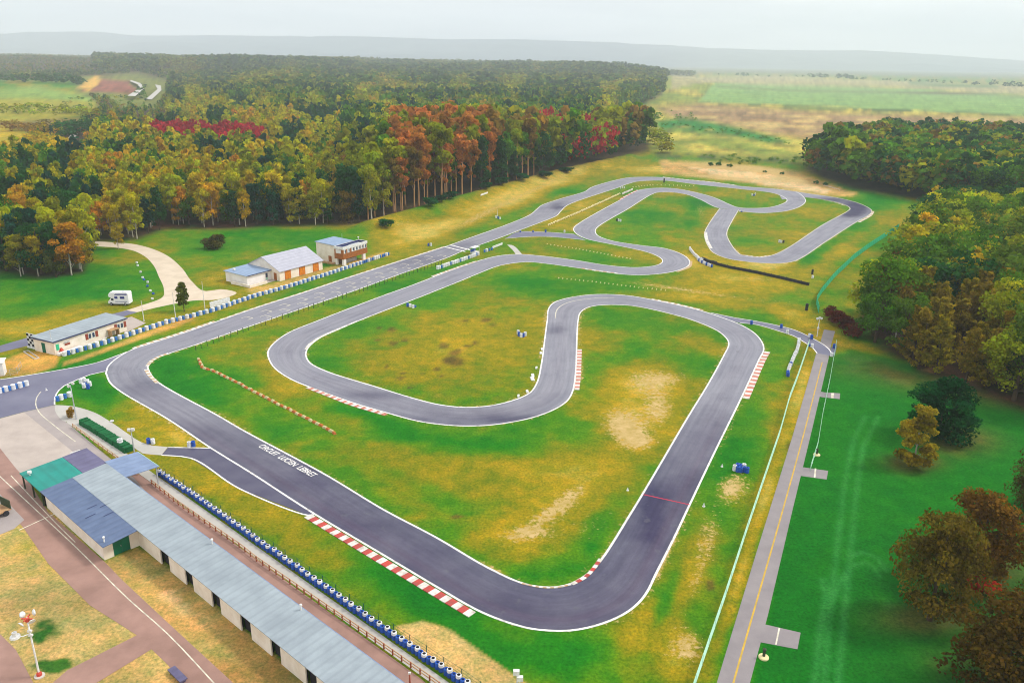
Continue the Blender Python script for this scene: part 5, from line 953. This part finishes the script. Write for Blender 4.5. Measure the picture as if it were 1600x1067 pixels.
def _zk(u,v,near):
    """species, colour and height from the place in the western wood"""
    r=random.random(); n=float(vnoise(np.array([u/38.]),np.array([v/14.]),5)[0])
    if 838<u<955 and 205<v<262 and r<.75 and near: return ('oak',RED if r<.35 else OLV,22)
    if v>262-.10*(u-600) and 600<u<1020:
        if 615<u<775 and r<.82: return ('tall',random.choice([RUS,BRN,RUS,OLV,RUS]),30)
        return random.choice([('tall',OLV,27),('tall',GRN,27),('tall',BRN,26),('pine',DGR,22),('oak',DGR,20)])
    if 530<u<=640 and v>250: return random.choice([('pine',DGR,20),('pine',BLU,19),('birch',OLV,19),('tall',OLV,24),('oak',BRN,16)])
    if u<540 and v>190:
        if 235<u<410 and 222<v<240: return ('oak',(.40,.022,.03),15)
        if n>.69: return random.choice([('pine',DGR,15),('oak',DGR,14),('pine',BLU,15)])
        if n<.3: return random.choice([('birch',ORG,14),('birch',GOLD,15),('birch',GOLD,14),('birch',YEL,15)])
        return random.choice([('birch',YEL,15),('birch',GOLD,16),('birch',OLV,15),('birch',YEL,16),('oak',GRN,15),('pine',DGR,14),('birch',YEL,14)])
    if n>.6: return random.choice([('oak',DGR,20),('oak',GRN,20),('pine',BLU,20),('oak',OLV,20)])
    if n<.34: return random.choice([('oak',YEL,20),('oak',GOLD,19),('oak',OLV,20),('oak',YEL,18)])
    return random.choice([('oak',GRN,20),('oak',OLV,20),('birch',YEL,19),('oak',DGR,20),('oak',OLV,18),('oak',GRN,21)])
NAMES={'birch':'birch_tree','oak':'oak_tree','tall':'poplar_tree','pine':'pine_tree','plume':'larch_tree'}
def cname(c):
    d={id(GOLD):'golden',id(YEL):'yellow green',id(OLV):'olive',id(GRN):'green',id(DGR):'dark green',id(BLU):'blue green',id(ORG):'orange',id(BRN):'brown',id(RED):'crimson',id(RUS):'rust coloured'}; return d.get(id(c),'crimson')
KN={'birch':'birch','oak':'broad tree','tall':'tall bare stemmed tree','pine':'pine','plume':'feathery larch'}
stuffV=[];stuffT=[]; TPL={}
def far_tree(kind,x,y,h,color,d,wd=1.0):
    nq,ls=(900,.027) if d<260 else (420,.038) if d<420 else (170,.06) if d<800 else (56,.10) if d<1500 else (30,.14)
    sd=random.randrange(5); key=(kind,sd,nq)
    if key not in TPL: V,T,_=crown_arrays(kind,50+sd,nq,ls); TPL[key]=(V,T)
    V,T=TPL[key]; a=random.uniform(0,6.28); c,s=math.cos(a),math.sin(a); k=h*wd*random.uniform(.9,1.15); W=np.empty_like(V)
    W[...,0]=(V[...,0]*c-V[...,1]*s)*k+x; W[...,1]=(V[...,0]*s+V[...,1]*c)*k+y; W[...,2]=V[...,2]*h+gh(x,y); stuffV.append(W.reshape(-1,3).astype(np.float32)); stuffT.append(np.repeat(T*np.array(color),4,0).astype(np.float32))
west=scatter(FOREST,200,4600,lambda y: 5.2 if y<330 else 6.4 if y<480 else 8.2 if y<800 else 10.5 if y<1300 else 15 if y<1900 else 21 if y<3000 else 30)
# how close each stands to the wood's near edge decides which are built singly
tri=[(1256,262),(1290,281),(1335,296),(1400,306)]
def edge_score(x,y,u,v):
    # visible front: nothing of the wood within the next metres towards the camera
    q=PXn(np.array([[x*(1-9/ y),y-9,0.],[x*(1-18/y),y-18,0.]])); k=inpoly(q[:,0],q[:,1],FOREST); return int(k[0])+int(k[1])
cand=sorted([(edge_score(x,y,u,v)*70+math.hypot(x,y),x,y,u,v) for x,y,u,v in west if y<650])
NW=205; near=set(); cnt=0
for sc_,x,y,u,v in cand[:NW]: near.add((x,y))
for x,y,u,v in west:
    d=math.hypot(x,y); isn=(x,y) in near; kind,c,h=zone_kind(u,v,isn or d<650); h*=random.uniform(.7,1.2)
    if isn:
        side='left of the clubhouse' if u<360 else 'behind the clubhouse' if u<590 else 'above the sandy bank' if u<830 else 'by the north bend'
        lab='%s %s fronting the west wood %s'%(cname(c),KN[kind],side)
        tree(NAMES[kind],kind,(x,y),h,vary(c),lab,'front of the west wood: '+lab,nq=2200 if kind!='oak' else 2600,ls=.02,wd=.86)
    else:
        cc=vary(c,.2); 
        if d>700: w_=min(1,(d-700)/1300)*.72; cc=tuple(a*(1-w_)+b_*w_ for a,b_ in zip(cc,(.08,.115,.045)))  # leaf colour shifts with distance, a haze effect put into the tint
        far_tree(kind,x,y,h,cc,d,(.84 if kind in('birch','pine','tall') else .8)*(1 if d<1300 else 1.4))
# eastern woods
nw2=scatter(WOODN,118,330,lambda y: 6.4 if y<220 else 7.5); 
for x,y,u,v in sorted(nw2,key=lambda t:t[1]):
    front=(u<1480)or v>470; r=random.random()
    if u>1700: continue
    if 1420<u<1560 and v>500: kind,c,h=('plume',(.27,.20,.012),12.5)
    elif u<1400 and v>440 and r<.6: kind,c,h=('birch',random.choice([BRN,BRN,RUS]),13)
    else: kind,c,h=random.choice([('oak',GRN,15),('oak',OLV,15),('oak',DGR,15),('oak',GRN,16),('birch',GOLD,14),('oak',YEL,14),('oak',OLV,13),('oak',(.09,.17,.012),16)])
    h*=random.uniform(.76,1.18)
    if len([1 for o in C.objects if o.get('group','').startswith('east')])<62 and (v>395 or u<1520):
        lab='%s %s in the eastern wood %s'%(cname(c) if kind!='plume' else 'golden',KN[kind],'beside the green net fence' if u<1430 else 'by the lawn edge' if v>500 else 'near the right edge')
        tree(NAMES[kind],kind,(x,y),h,vary(c),lab,'east wood: '+lab,nq=4200,ls=.0165 if kind!='birch' else .014,wd=1.05)
    else: far_tree(kind,x,y,h,vary(c,.2),240,1.1)
nr=scatter(WOODR,330,700,lambda y: 7.5 if y<480 else 9.5)
for k,(x,y,u,v) in enumerate(sorted(nr,key=lambda t:t[1])):
    c=random.choice([DGR,GRN,DGR,OLV,GRN,BRN]); kind=random.choice(['oak','oak','oak','birch','tall'] if u<1340 else ['oak']*5+['birch']); h=(19 if kind!='tall' else 24)*random.uniform(.85,1.1)
    if k<26 and u<1700:
        lab='%s %s fronting the northern wood past the outer loop'%(cname(c),KN[kind]); tree(NAMES[kind],kind,(x,y),h,vary(c),lab,lab,nq=2400,ls=.021,wd=1.1)
    else: far_tree(kind,x,y,h,vary(c,.2),math.hypot(x,y),1.15)
# scattered trees of the fields, hedgerows and tree lines far off
for x0,y0,x1,y1,n,h,c in [(0,178,150,186,26,8,OLV),(0,136,140,140,30,14,DGR),(0,206,130,210,22,7,BRN),(1150,119,1180,120,5,16,DGR),(1265,121.5,1340,125,14,20,DGR),(1340,125,1600,136.5,26,12,DGR),(1120,117.5,1260,121,10,9,DGR),(1040,180,1085,186,10,3,GRN),(1090,248,1250,254,26,2.2,GRN),(1025,190,1230,222,60,1.6,GRN),(1020,205,1040,240,8,9,OLV),(985,200,1030,188,10,8,GRN),(40,225,120,250,26,9,GOLD),(100,215,140,205,12,10,DGR),(1500,131,1660,142,16,16,BLU)]:
    for i in range(n):
        t=random.random(); g=G(x0+(x1-x0)*t+random.uniform(-3,3),y0+(y1-y0)*t+random.gauss(0,.8 if y0<150 else 3)); far_tree('oak' if h>10 else 'bush',g[0],g[1],h*random.uniform(.7,1.2),vary(c,.25),math.hypot(g[0],g[1]),1.3 if h>10 else 1.6)
for i in range(90):
    u,v=random.uniform(100,232),random.uniform(158,184); g=G(u,v); far_tree('bush',g[0],g[1],random.uniform(2,4.5),vary(random.choice([GRN,OLV,DGR,BRN]),.2),math.hypot(g[0],g[1]),1.5)
for i in range(22):
    u,v=random.uniform(213,225)+random.uniform(0,4),random.uniform(140,158); g=G(u,v); far_tree('oak',g[0],g[1],random.uniform(5,8),vary(random.choice([GRN,DGR]),.2),math.hypot(g[0],g[1]),1.2)
V=np.concatenate(stuffV); T=np.concatenate(stuffT); o=bpy.data.objects.new('far_wood',mesh_arrays('far_wood',V,np.arange(len(V)).reshape(-1,4),[M['leaf']],cols=np.clip(T,0,1))); C.objects.link(o); tag(o,kind='stuff')
print('TREES west',len(west),'near',len(near),'east',len(nw2),'north',len(nr),'stuff quads',len(V)//4)
# far road in the west
for q in ([(92,243),(104,240),(121,214),(131,205),(126,204),(112,212)],[(201,163),(213,164),(226,150),(222,140),(206,134),(204,136),(217,142),(219,149)],[(229,163),(238,164),(253,148),(252,140),(243,138),(247,146)]): 
    P=[G(*p)[:2] for p in q]; b=MB(); b.poly(P,max(gh(*p) for p in P)+.6); struct('country_road',b,M['path'])

# ---------------------------------------------------------------- hills, haze, sky, sun, camera
hp=[(-3000,60),(-800,56),(0,52),(100,51),(180,50),(230,54),(300,55),(450,56),(560,57),(700,62),(800,62),(950,67),(1050,72),(1085,75),(1150,78),(1250,79.5),(1300,79),(1400,85),(1500,92),(1600,98),(1800,101),(3600,120)]
HY=13500.
hx=np.array([HY*((p[0]-800)/F_PX)*1.0 for p in hp]); hz=[]
for (a,c),x in zip(hp,hx):
    lo,hi=-100,1500
    for _ in range(40):
        mzz=(lo+hi)/2
        if PX(HY*(a-800)/F_PX/math.cos(0),HY,mzz)[1]>c: lo=mzz
        else: hi=mzz
    hz.append(lo)
nxh,nyh=360,46; X=np.linspace(-14900,14900,nxh); Y=np.linspace(10500,15000,nyh); XX,YY=np.meshgrid(X,Y); H=np.interp(XX,hx,hz)
prof=sstep(10500,HY,YY+ (fbm(XX/1200,YY/1200,8,3)-.5)*2000)*(1-.15*sstep(HY,15000,YY)); spur=fbm(XX/1600,YY/1200,15,4)
ZZ=np.maximum(H*prof*(1-.35*(spur)*(1-sstep(12300,HY,YY)))+ (fbm(XX/60,YY/60,4,2)-.5)*10*prof-2.*(YY<10510),-2.)
I=np.arange(nxh*nyh).reshape(nyh,nxh); F=np.stack([I[:-1,:-1],I[:-1,1:],I[1:,1:],I[1:,:-1]],-1).reshape(-1,4)
M['hill']=mat('hill_woodland',(.02,.045,.055),(.08,.11,.11),.004,.95,.1,lo=.4,hi=.7)
o=bpy.data.objects.new('hills',mesh_arrays('hills',np.stack([XX.ravel(),YY.ravel(),ZZ.ravel()],1),F,[M['hill']],smooth=True)); C.objects.link(o); tag(o,kind='structure')
b=MB(); b.box((-15200,-300,-3),(15200,15700,760)); o=b.build('haze',[bpy.data.materials.new('haze_air')]); tag(o,kind='stuff'); m=o.data.materials[0]; m.use_nodes=True; nt=m.node_tree; nt.nodes.clear()
out=N(nt,'ShaderNodeOutputMaterial'); vol=N(nt,'ShaderNodeVolumePrincipled'); vol.inputs['Color'].default_value=(.86,.935,1.0,1); vol.inputs['Density'].default_value=HAZE; vol.inputs['Anisotropy'].default_value=.0
nt.links.new(vol.outputs[0],out.inputs['Volume'])
sc=bpy.context.scene
w=bpy.data.worlds.new('World'); sc.world=w; w.use_nodes=True; nt=w.node_tree; bg=nt.nodes['Background']; bg.inputs['Strength'].default_value=.08
SUN_EL,SUN_AZ=48,80
sky=N(nt,'ShaderNodeTexSky',sky_type='NISHITA'); sky.sun_disc=False; sky.sun_elevation=R(SUN_EL); sky.sun_rotation=R(SUN_AZ)
co=N(nt,'ShaderNodeTexCoord').outputs['Generated']; mp=N(nt,'ShaderNodeMapping'); mp.inputs['Scale'].default_value=(2.2,2.2,26); nt.links.new(co,mp.inputs[0])
cl=noise(nt,mp.outputs[0],1.3,5,.55); cc=mixc(nt,mrange(nt,cl,.38,.64),(6.9,7.05,7.4),(9.4,9.4,9.4))
nt.links.new(mixc(nt,.9,sky.outputs[0],cc),bg.inputs['Color'])
sl=bpy.data.lights.new('sun','SUN'); sl.energy=SUN_E; sl.angle=R(10); sl.color=(1,.95,.87); so=bpy.data.objects.new('sun',sl); C.objects.link(so); so.location=(200,0,300)
az=R(SUN_AZ); d=Vector((math.sin(az)*math.cos(R(SUN_EL)),math.cos(az)*math.cos(R(SUN_EL)),math.sin(R(SUN_EL)))); so.rotation_euler=(-d).to_track_quat('-Z','Y').to_euler()
cam=bpy.data.cameras.new('camera'); cam.sensor_width=36; cam.lens=F_PX/1600*36; cam.clip_end=20000; cam.clip_start=.5; co_=bpy.data.objects.new('camera',cam); C.objects.link(co_)
co_.location=(0,0,CAM_H); co_.matrix_world=Matrix.Translation((0,0,CAM_H))@Matrix.Rotation(math.pi/2-PITCH,4,'X')@Matrix.Rotation(ROLL,4,'Z'); sc.camera=co_
sc.view_settings.view_transform='Standard'; sc.view_settings.look='None'; sc.view_settings.exposure=EXPO; sc.view_settings.gamma=1
sc.render.engine='CYCLES'; sc.cycles.max_bounces=6; sc.cycles.volume_bounces=1; sc.cycles.diffuse_bounces=3; sc.cycles.transparent_max_bounces=8; sc.cycles.use_denoising=True; sc.cycles.filter_width=1.05
